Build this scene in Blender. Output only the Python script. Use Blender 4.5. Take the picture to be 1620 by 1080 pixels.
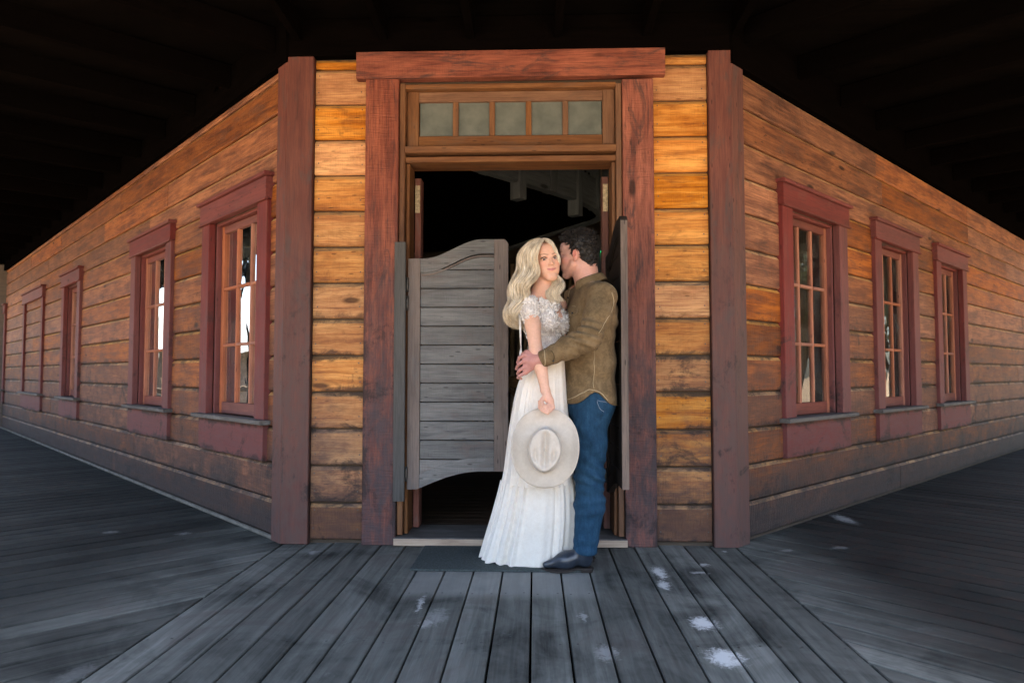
import bpy, math, random
import numpy as np
from mathutils import Matrix, Vector
random.seed(7); rng = np.random.default_rng(7)
for o in list(bpy.data.objects): bpy.data.objects.remove(o)
scene = bpy.context.scene
COL = scene.collection
V = Vector
# ------------------------------------------------------------------ camera, sky, sun, exposure
FPX = 1090.0
YAW, PIT = math.radians(1.9), math.atan(50 / FPX)
CAMP = np.array([0, 0, 1.05])
_F = np.array([-math.sin(YAW) * math.cos(PIT), math.cos(YAW) * math.cos(PIT), math.sin(PIT)])
_R = np.array([math.cos(YAW), math.sin(YAW), 0.0]); _U = np.cross(_R, _F)
cam_d = bpy.data.cameras.new('camera'); cam = bpy.data.objects.new('camera', cam_d); COL.objects.link(cam)
cam.matrix_world = Matrix(((_R[0], _U[0], -_F[0], 0), (_R[1], _U[1], -_F[1], 0), (_R[2], _U[2], -_F[2], 1.05), (0, 0, 0, 1)))
cam_d.sensor_width = 36; cam_d.lens = 36 * FPX / 1620; cam_d.clip_start = 0.05; cam_d.clip_end = 1500
cam_d.dof.use_dof = True; cam_d.dof.focus_distance = 3.62; cam_d.dof.aperture_fstop = 3.5
scene.camera = cam
SUN_EL, SUN_AZ = 66, 172          # azimuth measured clockwise from +Y : the sun stands behind the camera, high
world = bpy.data.worlds.new('World'); scene.world = world; world.use_nodes = True
wn = world.node_tree; bgn = wn.nodes['Background']
sky = wn.nodes.new('ShaderNodeTexSky'); sky.sky_type = 'NISHITA'; sky.sun_disc = False
sky.sun_elevation = math.radians(SUN_EL); sky.sun_rotation = math.radians(SUN_AZ); sky.air_density = 1.0; sky.dust_density = 2.0
wn.links.new(sky.outputs[0], bgn.inputs[0]); bgn.inputs[1].default_value = 0.10
sd = bpy.data.lights.new('sun', 'SUN'); sun = bpy.data.objects.new('sun', sd); COL.objects.link(sun)
sd.energy = 5.0; sd.angle = math.radians(0.6); sd.color = (1.0, 0.90, 0.76)
_sdir = V((math.sin(math.radians(SUN_AZ)) * math.cos(math.radians(SUN_EL)), math.cos(math.radians(SUN_AZ)) * math.cos(math.radians(SUN_EL)), math.sin(math.radians(SUN_EL))))
sun.rotation_euler = (-_sdir).to_track_quat('-Z', 'Y').to_euler(); sun.location = (0, -6, 12)
scene.view_settings.view_transform = 'Standard'; scene.view_settings.look = 'None'
scene.view_settings.gamma = 1; scene.view_settings.use_curve_mapping = False
scene.view_settings.exposure = 3.08
scene.render.engine = 'CYCLES'
scene.cycles.max_bounces = 8; scene.cycles.diffuse_bounces = 5; scene.cycles.transparent_max_bounces = 12

def P(px, py, y):
    """photo pixel at a world depth y"""
    d = _F * FPX + _R * (px - 810) + _U * (540 - py)
    return CAMP + d * (y / d[1])
def nrm(a):
    a = np.asarray(a, float); return a / np.linalg.norm(a)

# ------------------------------------------------------------------ node materials
class Mat:
    def __init__(s, name):
        s.m = bpy.data.materials.new(name); s.m.use_nodes = True; s.t = s.m.node_tree
        s.b = s.t.nodes['Principled BSDF']; s.out = s.t.nodes['Material Output']
        s.geo = s.n('ShaderNodeNewGeometry'); s.tc = s.n('ShaderNodeTexCoord'); s.oi = s.n('ShaderNodeObjectInfo')
        s.rnd = s.oi.outputs['Random']; s.pos = s.geo.outputs['Position']; s.obj = s.tc.outputs['Object']
    def n(s, k): return s.t.nodes.new(k)
    def put(s, sock, v):
        if isinstance(v, bpy.types.NodeSocket): s.t.links.new(v, sock)
        elif isinstance(v, (tuple, list)) and len(v) == 3 and sock.type == 'RGBA': sock.default_value = (*v, 1)
        else: sock.default_value = v
    def math(s, op, a, b=0.0, c=None, clamp=False):
        n = s.n('ShaderNodeMath'); n.operation = op; n.use_clamp = clamp
        s.put(n.inputs[0], a); s.put(n.inputs[1], b)
        if c is not None: s.put(n.inputs[2], c)
        return n.outputs[0]
    def vm(s, op, a, b):
        n = s.n('ShaderNodeVectorMath'); n.operation = op; s.put(n.inputs[0], a); s.put(n.inputs[1], b)
        return n.outputs['Value'] if op in ('LENGTH', 'DISTANCE', 'DOT_PRODUCT') else n.outputs[0]
    def shift(s, vec, k=37.0):
        r = s.math('MULTIPLY', s.rnd, k); n = s.n('ShaderNodeCombineXYZ')
        for i in range(3): s.put(n.inputs[i], r)
        return s.vm('ADD', vec, n.outputs[0])
    def noise(s, vec, scale=1, detail=4, rough=.55, dist=0, mul=None):
        if mul: vec = s.vm('MULTIPLY', vec, mul)
        n = s.n('ShaderNodeTexNoise'); s.put(n.inputs['Vector'], vec)
        n.inputs['Scale'].default_value = scale; n.inputs['Detail'].default_value = detail
        n.inputs['Roughness'].default_value = rough; n.inputs['Distortion'].default_value = dist
        return n.outputs['Fac']
    def voro(s, vec, scale=1, mul=None):
        if mul: vec = s.vm('MULTIPLY', vec, mul)
        n = s.n('ShaderNodeTexVoronoi'); s.put(n.inputs['Vector'], vec); n.inputs['Scale'].default_value = scale
        return n.outputs['Distance'], n.outputs['Color']
    def ramp(s, f, stops):
        n = s.n('ShaderNodeValToRGB'); s.put(n.inputs[0], f); e = n.color_ramp.elements
        while len(e) < len(stops): e.new(.5)
        for i, (p, c) in enumerate(stops):
            e[i].position = p; e[i].color = (*c, 1) if isinstance(c, tuple) else (c, c, c, 1)
        return n.outputs[0]
    def step(s, v, a, b):
        n = s.n('ShaderNodeMapRange'); n.interpolation_type = 'SMOOTHSTEP'; s.put(n.inputs[0], v)
        n.inputs[1].default_value = a; n.inputs[2].default_value = b
        return n.outputs[0]
    def mix(s, f, a, b, mode='MIX'):
        n = s.n('ShaderNodeMix'); n.data_type = 'RGBA'; n.blend_type = mode
        s.put(n.inputs[0], f); s.put(n.inputs[6], a); s.put(n.inputs[7], b); return n.outputs[2]
    def sep(s, v):
        n = s.n('ShaderNodeSeparateXYZ'); s.put(n.inputs[0], v); return n.outputs
    def bump(s, h, strength=.4, dist=.004):
        n = s.n('ShaderNodeBump'); s.put(n.inputs['Height'], h); n.inputs['Strength'].default_value = strength
        n.inputs['Distance'].default_value = dist; s.put(s.b.inputs['Normal'], n.outputs[0])
    def fin(s, col, rough=.7, spec=.4):
        s.put(s.b.inputs['Base Color'], col); s.put(s.b.inputs['Roughness'], rough)
        s.b.inputs['Specular IOR Level'].default_value = spec; return s.m

def wood(name, light, mid, dark, rough=.72, knots=.6, stain=None, stain_z=None, saw=.5, wear=None, wear_amt=.5, bump=.5, bd=.003, tint=.25, spec=.3, low2=None):
    """long-grain timber along local X; stain = weathering colour that gathers low on the wall and along edges"""
    m = Mat(name); v = m.shift(m.obj)
    warp = m.noise(v, 1.0, 3, .5, 0, (1.3, 5, 5))
    vv = m.vm('ADD', v, m.vm('MULTIPLY', m.vm('SUBTRACT', m.mix(1, (.5, .5, .5), warp), (.5, .5, .5)), (0, .06, .06)))
    g = m.noise(vv, 1, 7, .62, .6, (1.6, 26, 26))
    fine = m.noise(v, 1, 3, .7, 0, (6, 220, 220))
    blot = m.noise(v, 1, 4, .6, .4, (2.6, 6, 6))
    col = m.ramp(m.math('ADD', m.math('MULTIPLY', g, .65), m.math('MULTIPLY', blot, .4)), [(.33, dark), (.47, mid), (.62, light)])
    col = m.mix(m.math('MULTIPLY', m.step(fine, .42, .68), .5), col, dark)
    g2 = m.noise(v, 1, 4, .75, .2, (5, 75, 75)); col = m.mix(m.math('MULTIPLY', m.step(g2, .50, .66), .42 if saw > .6 else .2), col, dark); col = m.mix(m.math('MULTIPLY', m.math('SUBTRACT', 1, m.step(g2, .34, .48)), .30), col, light)
    # per-board tone
    hs = m.n('ShaderNodeHueSaturation'); m.put(hs.inputs['Color'], col)
    m.put(hs.inputs['Value'], m.math('ADD', m.math('MULTIPLY', m.rnd, tint * 2), 1 - tint))
    r2 = m.math('FRACT', m.math('MULTIPLY', m.rnd, 17.3)); m.put(hs.inputs['Saturation'], m.math('ADD', m.math('MULTIPLY', r2, .25), .86)); col = hs.outputs[0]
    kd, kc = m.voro(vv, 1, (2.1, 6.5, 6.5)); kcr = m.sep(kc)[0]
    km = m.math('MULTIPLY', m.math('SUBTRACT', 1, m.step(kd, .07, .17)), m.math('GREATER_THAN', kcr, 1 - knots * .5))
    col = m.mix(m.math('MULTIPLY', km, .85), col, tuple(c * .25 for c in dark))
    pk, pc = m.voro(v, 1, (9, 40, 40)); pm = m.math('MULTIPLY', m.math('SUBTRACT', 1, m.step(pk, .1, .2)), m.math('GREATER_THAN', m.sep(pc)[1], .8))
    col = m.mix(m.math('MULTIPLY', pm, .7), col, tuple(c * .3 for c in dark))
    if wear:
        w = m.noise(v, 1, 6, .7, .8, (3.5, 11, 11))
        col = m.mix(m.math('MULTIPLY', m.step(w, .5, .68), wear_amt), col, wear)
    if stain:
        z = m.sep(m.pos)[2]; n1 = m.noise(m.pos, 2.3, 5, .65, .5); n2 = m.noise(v, 1, 6, .75, .3, (7, 16, 16))
        a, b = stain_z
        low = m.math('SUBTRACT', 1, m.step(m.math('ADD', z, m.math('MULTIPLY', m.math('SUBTRACT', n1, .5), -1.5)), a, b))
        f = m.math('MULTIPLY', low, m.math('ADD', m.math('MULTIPLY', m.step(n2, .3, .65), .55), .35), clamp=True)
        col = m.mix(f, col, stain)
        if low2: col = m.mix(m.math('MULTIPLY', m.math('SUBTRACT', 1, m.step(m.math('ADD', z, m.math('MULTIPLY', m.math('SUBTRACT', n1, .5), -1.0)), .12, .62)), .8), col, low2)
        lz = m.sep(m.obj)[2]; ed = m.step(m.math('ABSOLUTE', lz), .06, .112)       # grime near board edges
        n3 = m.noise(m.pos, 3.4, 6, .75, .8)
        n4 = m.noise(v, 1, 5, .8, .2, (14, 90, 60))
        gr = m.step(m.math('ADD', m.math('ADD', n3, m.math('MULTIPLY', ed, .15)), m.math('MULTIPLY', m.math('SUBTRACT', n4, .5), .32)), .54, .70)
        col = m.mix(m.math('MULTIPLY', m.math('MULTIPLY', gr, m.math('SUBTRACT', 1, m.step(z, .9, 2.3))), .8), col, (.022, .018, .018))
    sawn = m.noise(v, 1, 2, .5, 0, (110, 5, 12))
    h = m.math('ADD', m.math('MULTIPLY', g, .8), m.math('ADD', m.math('MULTIPLY', fine, .35), m.math('MULTIPLY', sawn, saw)))
    h = m.math('SUBTRACT', h, m.math('MULTIPLY', km, .6))
    m.bump(h, bump, bd)
    return m.fin(col, m.math('ADD', rough - .12, m.math('MULTIPLY', g, .24)), spec)

M = {}
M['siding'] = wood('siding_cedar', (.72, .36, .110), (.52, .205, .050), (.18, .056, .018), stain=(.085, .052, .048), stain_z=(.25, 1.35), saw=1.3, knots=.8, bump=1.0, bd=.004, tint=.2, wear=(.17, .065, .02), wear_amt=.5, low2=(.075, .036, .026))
M['siding_side'] = wood('siding_weathered_shaded', (.37, .133, .042), (.190, .060, .021), (.055, .018, .010), stain=(.085, .043, .032), stain_z=(.5, 1.8), saw=1.3, knots=.6, bump=1.0, bd=.004, tint=.28, wear=(.10, .05, .035), wear_amt=.5, low2=(.028, .027, .028))  # weathered cedar, with the side walls' weaker light also darkened into the colour
M['ledge'] = wood('painted_ledge_highlight', (.62, .36, .14), (.50, .26, .085), (.20, .09, .035), knots=.1, saw=.3, tint=.2, stain=(.09, .06, .055), stain_z=(.5, 1.6), wear=(.06, .05, .05), wear_amt=.85)  # highlight along the planks' top chamfers, painted in as paler wood
M['red'] = wood('painted_red_trim', (.175, .042, .037), (.13, .030, .028), (.07, .018, .018), knots=.15, stain=(.120, .046, .046), stain_z=(.7, 1.7), saw=.3, bump=.35, tint=.12, wear=(.15, .07, .055), wear_amt=.3)
M['casing'] = wood('door_casing_red', (.34, .115, .072), (.20, .060, .040), (.05, .016, .013), knots=1.2, stain=(.055, .049, .056), stain_z=(.6, 2.4), saw=1.2, bump=.9, bd=.005, tint=.08, wear=(.045, .032, .034), wear_amt=.75)
M['corner'] = wood('corner_board_red', (.165, .058, .042), (.12, .040, .032), (.06, .022, .020), knots=.3, stain=(.090, .056, .050), stain_z=(.7, 2.6), saw=.4, bump=.4, tint=.05, wear=(.070, .052, .052), wear_amt=.75)
M['frame'] = wood('frame_brown', (.22, .105, .048), (.15, .066, .03), (.06, .026, .013), knots=.1, saw=.5, tint=.1, wear=(.12, .075, .052), wear_amt=.5)
M['sash'] = wood('window_sash_salmon', (.40, .165, .095), (.32, .12, .07), (.18, .065, .04), knots=.05, saw=.2, bump=.25, tint=.1)
M['reveal'] = wood('reveal_brown', (.22, .075, .04), (.17, .055, .03), (.09, .03, .018), knots=.2, saw=.3, tint=.1)
M['doorgrey'] = wood('swing_door_grey', (.185, .185, .18), (.135, .136, .135), (.06, .061, .062), knots=.25, saw=.8, bump=.8, tint=.14, wear=(.14, .105, .095), wear_amt=.5)
M['doorbrown'] = wood('swing_door_stile', (.185, .145, .125), (.145, .112, .098), (.08, .06, .052), knots=.4, saw=.6, bump=.5, tint=.06, wear=(.12, .12, .122), wear_amt=.6)
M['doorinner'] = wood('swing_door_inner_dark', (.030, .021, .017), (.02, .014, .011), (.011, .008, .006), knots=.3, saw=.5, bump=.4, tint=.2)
M['edge'] = wood('raw_edge', (.50, .40, .30), (.38, .29, .22), (.2, .14, .1), knots=.1, saw=.6, tint=.1)
M['jamb'] = wood('jamb_post', (.20, .085, .065), (.15, .06, .045), (.08, .034, .028), knots=.2, saw=.3, tint=.1, wear=(.2, .14, .12), wear_amt=.4)
M['grey'] = wood('hinge_board_grey', (.095, .093, .088), (.07, .068, .065), (.038, .036, .034), knots=.2, saw=.5, tint=.08)
M['sill'] = wood('grey_sill', (.115, .11, .104), (.085, .081, .078), (.045, .043, .042), knots=.2, saw=.4, tint=.1, wear=(.20, .20, .20), wear_amt=.5)
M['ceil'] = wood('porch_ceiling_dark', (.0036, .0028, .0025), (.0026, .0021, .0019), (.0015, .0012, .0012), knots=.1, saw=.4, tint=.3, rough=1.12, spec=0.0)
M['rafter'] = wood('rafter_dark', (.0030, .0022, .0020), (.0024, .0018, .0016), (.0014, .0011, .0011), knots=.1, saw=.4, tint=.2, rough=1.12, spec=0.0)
M['infloor'] = wood('interior_floor', (.08, .05, .032), (.05, .032, .02), (.025, .016, .01), knots=.1, saw=.2, tint=.25)
M['inwall'] = wood('interior_wall', (.10, .075, .055), (.075, .055, .04), (.04, .03, .022), knots=.2, saw=.3, tint=.2)
M['beam'] = wood('interior_beam', (.21, .235, .26), (.16, .18, .20), (.09, .10, .11), knots=.2, saw=.3, tint=.1)
M['oak'] = wood('chair_oak', (.25, .13, .045), (.18, .09, .03), (.09, .045, .015), knots=.05, saw=.1, tint=.1, rough=.45)

def deck_mat():
    m = Mat('deck_boards'); v = m.shift(m.obj)
    g = m.noise(v, 1, 6, .65, .5, (1.6, 24, 24)); fine = m.noise(v, 1, 3, .7, 0, (5, 190, 190)); blot = m.noise(m.pos, 2.1, 5, .65, .7)
    col = m.ramp(m.math('ADD', m.math('MULTIPLY', g, .36), m.math('MULTIPLY', blot, .64)), [(.34, (.028, .030, .028)), (.5, (.125, .130, .118)), (.66, (.25, .262, .242))])
    col = m.mix(m.math('MULTIPLY', m.step(blot, .5, .66), .55), col, (.060, .044, .038))
    hs = m.n('ShaderNodeHueSaturation'); m.put(hs.inputs['Color'], col); m.put(hs.inputs['Value'], m.math('ADD', m.math('MULTIPLY', m.rnd, .5), .75)); col = hs.outputs[0]
    col = m.mix(m.math('MULTIPLY', m.step(fine, .5, .8), .25), col, (.03, .03, .033))
    b2 = m.noise(m.pos, 6.5, 6, .75, 1.0)
    col = m.mix(m.math('MULTIPLY', m.step(b2, .58, .75), .45), col, (.21, .215, .21))
    # side decks: corner darkening painted into the colour, brown on the right, teal left
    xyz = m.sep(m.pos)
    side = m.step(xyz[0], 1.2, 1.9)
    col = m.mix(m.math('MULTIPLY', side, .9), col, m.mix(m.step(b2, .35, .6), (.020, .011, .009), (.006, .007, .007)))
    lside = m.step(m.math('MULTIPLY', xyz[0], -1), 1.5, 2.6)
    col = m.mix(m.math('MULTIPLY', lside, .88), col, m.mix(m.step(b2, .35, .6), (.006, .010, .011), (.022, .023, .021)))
    r3 = m.math('FRACT', m.math('MULTIPLY', m.rnd, 31.7)); h3 = m.n('ShaderNodeHueSaturation'); m.put(h3.inputs['Color'], col); m.put(h3.inputs['Value'], m.math('ADD', m.math('MULTIPLY', r3, .5), .62)); col = h3.outputs[0]
    # pale rubbed rectangle where a mat used to lie
    wob = m.math('MULTIPLY', m.math('SUBTRACT', m.noise(m.pos, 9, 3), .5), .06)
    X = m.math('ADD', xyz[0], wob); Y = m.math('ADD', xyz[1], wob)
    fx = m.math('MULTIPLY', m.step(X, -.70, -.58), m.math('SUBTRACT', 1, m.step(X, .24, .36)))
    fy = m.math('MULTIPLY', m.step(Y, 3.22, 3.38), m.math('SUBTRACT', 1, m.step(Y, 3.72, 3.76)))
    col = m.mix(m.math('MULTIPLY', m.math('MULTIPLY', fx, fy), .5), col, (.30, .305, .29))
    # spilled white marks
    dist = m.vm('ADD', m.pos, m.vm('MULTIPLY', m.vm('SUBTRACT', m.mix(1, (.5, .5, .5), m.noise(m.pos, 14, 4, .7)), (.5, .5, .5)), (.09, .09, 0)))
    nn = m.noise(m.pos, 40, 4, .7, 1)
    tot = None
    for (px, py, r, sy, amt) in [(1043, 905, .035, .30, .9), (1050, 925, .03, .4, .8), (1112, 985, .055, .7, 1), (1147, 1040, .068, .8, 1), (1113, 892, .03, 1, .6), (1108, 905, .045, 1.6, .5),
                            (1145, 872, .02, 1, .5), (1245, 870, .04, 1.6, .22), (1330, 866, .05, 1.4, .2), (1335, 820, .06, .35, .3), (663, 955, .014, .12, .55), (672, 985, .03, .6, .35), (175, 841, .06, 1.6, .18), (290, 843, .05, 1.6, .2),
                            (120, 1065, .05, .5, .10), (495, 858 + 15, .03, .6, .3), (923, 975, .014, .2, .35), (960, 1030, .045, .6, .3), (690, 975, .05, .5, .2)]:
        d = _F * FPX + _R * (px - 810) + _U * (540 - py); q = CAMP - d * (1.05 / d[2])
        dd = m.vm('LENGTH', m.vm('MULTIPLY', m.vm('SUBTRACT', dist, (q[0], q[1], 0.0)), (1 / r, sy / r, 0)), (0, 0, 0))
        k = m.math('MULTIPLY', m.math('SUBTRACT', 1, m.step(m.math('ADD', dd, m.math('MULTIPLY', m.math('SUBTRACT', nn, .5), 2.2)), .35, 1.25)), amt)
        tot = k if tot is None else m.math('MAXIMUM', tot, k)
    col = m.mix(tot, col, (.60, .61, .60))
    h = m.math('ADD', m.math('MULTIPLY', g, .7), m.math('MULTIPLY', fine, .5)); m.bump(h, .55, .004)
    return m.fin(col, m.math('ADD', .72, m.math('MULTIPLY', blot, .2)), .14)
M['deck'] = deck_mat()

def simple(name, col, rough=.6, spec=.4, metal=0, var=.0, scale=30, bump=0, emit=None):
    m = Mat(name)
    c = col
    if var:
        n = m.noise(m.pos, scale, 5, .65); c = m.mix(m.step(n, .3, .7), tuple(x * (1 - var) for x in col), tuple(min(1, x * (1 + var)) for x in col))
        if bump: m.bump(n, bump, .003)
    m.b.inputs['Metallic'].default_value = metal
    if emit: m.b.inputs['Emission Color'].default_value = (*col, 1); m.b.inputs['Emission Strength'].default_value = emit
    return m.fin(c, rough, spec)
def glass_mat(name, ior=1.45, tint=(.85, .9, .88)):
    m = Mat(name); m.t.nodes.remove(m.b)
    fr = m.n('ShaderNodeFresnel'); fr.inputs[0].default_value = ior
    gl = m.n('ShaderNodeBsdfGlossy'); gl.inputs['Roughness'].default_value = .012
    n = m.noise(m.pos, 2.5, 2); b = m.n('ShaderNodeBump'); m.put(b.inputs['Height'], n); b.inputs['Strength'].default_value = .25; b.inputs['Distance'].default_value = .01
    m.t.links.new(b.outputs[0], gl.inputs['Normal'])
    tr = m.n('ShaderNodeBsdfTransparent'); tr.inputs[0].default_value = (*tint, 1)
    mx = m.n('ShaderNodeMixShader'); m.t.links.new(fr.outputs[0], mx.inputs[0]); m.t.links.new(tr.outputs[0], mx.inputs[1]); m.t.links.new(gl.outputs[0], mx.inputs[2])
    df = m.n('ShaderNodeBsdfDiffuse'); df.inputs[0].default_value = (.16, .18, .17, 1); m2 = m.n('ShaderNodeMixShader'); dn = m.noise(m.pos, 5, 5, .7); m.put(m2.inputs[0], m.math('MULTIPLY', m.step(dn, .35, .75), .30)); m.t.links.new(mx.outputs[0], m2.inputs[1]); m.t.links.new(df.outputs[0], m2.inputs[2])
    m.t.links.new(m2.outputs[0], m.out.inputs[0]); return m.m
M['glass'] = glass_mat('window_glass')
def frosted():
    m = Mat('frosted_glass'); n = m.noise(m.pos, 9, 5, .6); 
    return m.fin(m.ramp(n, [(.3, (.085, .10, .090)), (.7, (.15, .165, .148))]), .35, .5)
M['frost'] = frosted()
M['iron'] = simple('hinge_iron', (.10, .095, .09), .5, .5, .7, .3, 60)
M['brass'] = simple('worn_brass', (.42, .33, .2), .5, .5, .6, .4, 80)
M['nail'] = simple('nail_head', (.55, .55, .56), .4, .5, .5)
M['mat'] = simple('rubber_mat', (.050, .062, .062), .9, .2, 0, .35, 120, .5)
M['dirt'] = simple('dirt_ground', (.34, .26, .18), .95, .1, 0, .25, 1.2, .4)
M['pale'] = simple('pale_timber', (.36, .31, .25), .8, .2, 0, .25, 12, .3)
M['black'] = simple('black_plastic', (.012, .012, .013), .5, .4)
M['led'] = simple('green_indicator', (.02, .9, .25), .4, .4, 0, emit=.8)

# ------------------------------------------------------------------ object helpers
WM = {}
def tag(o, label=None, cat=None, group=None, kind=None):
    if label: o['label'] = label
    if cat: o['category'] = cat
    if group: o['group'] = group
    if kind: o['kind'] = kind
    return o
def link(o, parent=None, mw=None):
    COL.objects.link(o); mw = mw or Matrix.Identity(4)
    if parent is not None:
        o.parent = parent; o.matrix_parent_inverse = WM[parent.name].inverted()
    o.matrix_basis = mw; WM[o.name] = mw.copy(); return o
def empty(name, loc, parent=None):
    o = bpy.data.objects.new(name, None); o.empty_display_size = .1
    return link(o, parent, Matrix.Translation(loc))
def meshobj(name, vs, fs, mat, parent=None, mw=None, smooth=False, mats=None, midx=None):
    me = bpy.data.meshes.new(name); me.from_pydata([tuple(v) for v in vs], [], [tuple(f) for f in fs])
    for x in (mats or [mat]): me.materials.append(x)
    if midx is not None: me.polygons.foreach_set('material_index', midx)
    if smooth: me.polygons.foreach_set('use_smooth', [True] * len(me.polygons))
    me.update(); o = bpy.data.objects.new(name, me); return link(o, parent, mw)
def frame_m(o, x, y):
    x = V(x).normalized(); y = V(y); y = (y - x * y.dot(x)).normalized(); z = x.cross(y)
    return Matrix(((x.x, y.x, z.x, o[0]), (x.y, y.y, z.y, o[1]), (x.z, y.z, z.z, o[2]), (0, 0, 0, 1)))
def extrude(name, prof, L, mat, parent, mw, mats=None, ledge=None):
    """profile in local (Y,Z), extruded along X from -L/2 to L/2"""
    n = len(prof); vs = [(-L / 2, a, b) for a, b in prof] + [(L / 2, a, b) for a, b in prof]
    fs = [(i, (i + 1) % n, n + (i + 1) % n, n + i) for i in range(n)] + [tuple(range(n))[::-1], tuple(range(n, 2 * n))]
    me = bpy.data.meshes.new(name); me.from_pydata(vs, [], fs); me.materials.append(mat)
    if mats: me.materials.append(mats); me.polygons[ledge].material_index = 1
    me.update(); return link(bpy.data.objects.new(name, me), parent, mw)
def fix_normals(o):
    import bmesh
    bm = bmesh.new(); bm.from_mesh(o.data); bmesh.ops.recalc_face_normals(bm, faces=bm.faces); bm.to_mesh(o.data); bm.free(); return o
def bar(name, A, B, w, t, n, mat, parent, bev=.003):
    """squared timber from A to B, width w across, thickness t along n (centred)"""
    A = V(A); B = V(B); L = (B - A).length
    b = min(bev, w * .3, t * .3)
    pr = [(-t/2 + b, -w/2), (t/2 - b, -w/2), (t/2, -w/2 + b), (t/2, w/2 - b), (t/2 - b, w/2), (-t/2 + b, w/2), (-t/2, w/2 - b), (-t/2, -w/2 + b)]
    return extrude(name, pr, L, mat, parent, frame_m((A + B) / 2, B - A, n))
class Frame:
    """vertical wall frame: s along, d outward, z up"""
    def __init__(s, O, u, n): s.O = V(O); s.u = V(u).normalized(); s.n = V(n).normalized()
    def at(s, a, d, z): return s.O + s.u * a + s.n * d + V((0, 0, z))
def fbar(F, name, a0, a1, z0, z1, d0, d1, mat, parent, vert=False, bev=.003):
    """box in wall-frame coordinates with grain horizontal or vertical"""
    dm = (d0 + d1) / 2
    if vert: return bar(name, F.at((a0 + a1) / 2, dm, z0), F.at((a0 + a1) / 2, dm, z1), a1 - a0, d1 - d0, F.n, mat, parent, bev)
    return bar(name, F.at(a0, dm, (z0 + z1) / 2), F.at(a1, dm, (z0 + z1) / 2), z1 - z0, d1 - d0, F.n, mat, parent, bev)
def tubes(name, paths, mat, parent=None, sides=5, mw=None, kind=None):
    """paths = list of (points Nx3, radii N) joined in one mesh"""
    vs = []; fs = []; 
    for pts, rad in paths:
        pts = np.asarray(pts, float); n = len(pts); tan = np.gradient(pts, axis=0); tan /= np.linalg.norm(tan, axis=1)[:, None] + 1e-9
        ref = np.array([0.3, .2, 1.0]) if abs(tan[0][2]) < .9 else np.array([1.0, .3, 0])
        a = np.cross(tan, ref); a /= np.linalg.norm(a, axis=1)[:, None] + 1e-9; b = np.cross(tan, a)
        base = len(vs)
        for i in range(n):
            for k in range(sides):
                an = 2 * math.pi * k / sides; vs.append(pts[i] + (a[i] * math.cos(an) + b[i] * math.sin(an)) * rad[i])
        for i in range(n - 1):
            for k in range(sides):
                k2 = (k + 1) % sides; fs.append((base + i * sides + k, base + i * sides + k2, base + (i + 1) * sides + k2, base + (i + 1) * sides + k))
        fs.append(tuple(base + k for k in range(sides))[::-1]); fs.append(tuple(base + (n - 1) * sides + k for k in range(sides)))
    o = meshobj(name, vs, fs, mat, parent, mw, smooth=True)
    if kind: o['kind'] = kind
    return o

# ------------------------------------------------------------------ building: three walls in an octagonal corner
W = 4.27; S2 = math.sqrt(.5)
XL, XR = -1.557, 1.212
FF = Frame((0, W, 0), (1, 0, 0), (0, -1, 0))
FL = Frame((XL, W, 0), (-S2, S2, 0), (-S2, -S2, 0))
FR = Frame((XR, W, 0), (S2, S2, 0), (S2, -S2, 0))
HW, ROW, Z0R = 3.052, .228, .02
WINZ = (.745, 2.20)
winL = [(.255, 1.455, 0), (2.21, 3.45, 0), (5.70, 6.79, 0), (8.15, 9.95, 1), (12.0, 13.8, 1)]
winR = [(.64, 1.745, 0), (2.34, 3.455, 0), (4.025, 5.12, 0)]
LENL, LENR = 17.0, 12.0

ground = meshobj('ground', [(-400, -400, -.42), (400, -400, -.42), (400, 400, -.42), (-400, 400, -.42)], [(0, 1, 2, 3)], M['dirt']); tag(ground, kind='structure')
bld = empty('wooden_building', (0, W, 0)); tag(bld, 'cedar sided wooden saloon building with red trimmed windows and a chamfered corner doorway', 'building')

def plank_profile(h):
    return [(-.030, .004), (-.008, .004), (0, .011), (0, h - .027), (-.016, h - .006), (-.030, h - .006)]
def plank(F, a0, a1, k, mat, parent):
    z0 = Z0R + k * ROW; h = min(ROW, HW - z0)
    mid = h / 2; jit = random.uniform(-.0018, .0018)
    pr = [(y + jit, z - mid) for y, z in plank_profile(h)]
    # local X along wall, local Y outward, Z = X x Y must be up
    u, n = (F.u, F.n)
    if u.cross(n).z < 0: u = -u
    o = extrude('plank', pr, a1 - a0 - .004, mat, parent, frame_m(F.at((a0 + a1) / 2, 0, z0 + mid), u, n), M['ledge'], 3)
    return o
NROW = int(math.ceil((HW - Z0R) / ROW))

def backing(F, name, a0, a1, ops, mat, top=5.2):
    """sheathing 16 cm thick behind the planks with openings"""
    vs = []; fs = []
    def bx(x0, x1, z0, z1):
        b = len(vs)
        for d in (-.031, -.19):
            for (x, z) in ((x0, z0), (x1, z0), (x1, z1), (x0, z1)): vs.append(F.at(x, d, z) - V((0, W, 0)))
        for f in ((0, 1, 2, 3), (7, 6, 5, 4), (0, 4, 5, 1), (1, 5, 6, 2), (2, 6, 7, 3), (3, 7, 4, 0)): fs.append(tuple(b + i for i in f))
    cur = a0
    for (x0, x1, z0, z1) in sorted(ops):
        bx(cur, x0, -.3, top)
        if z0 > -.2: bx(x0, x1, -.3, z0)
        bx(x0, x1, z1, top); cur = x1
    bx(cur, a1, -.3, top)
    return fix_normals(meshobj(name, vs, fs, mat, bld, Matrix.Translation((0, W, 0))))
opL = [(a + .16, b - .16, *WINZ) for a, b, bl in winL if not bl]; opR = [(a + .16, b - .16, *WINZ) for a, b, bl in winR]
wallF = backing(FF, 'wall', XL + .02, XR - .02, [(-.85, .543, -.3, 2.86)], M['inwall'])
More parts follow.
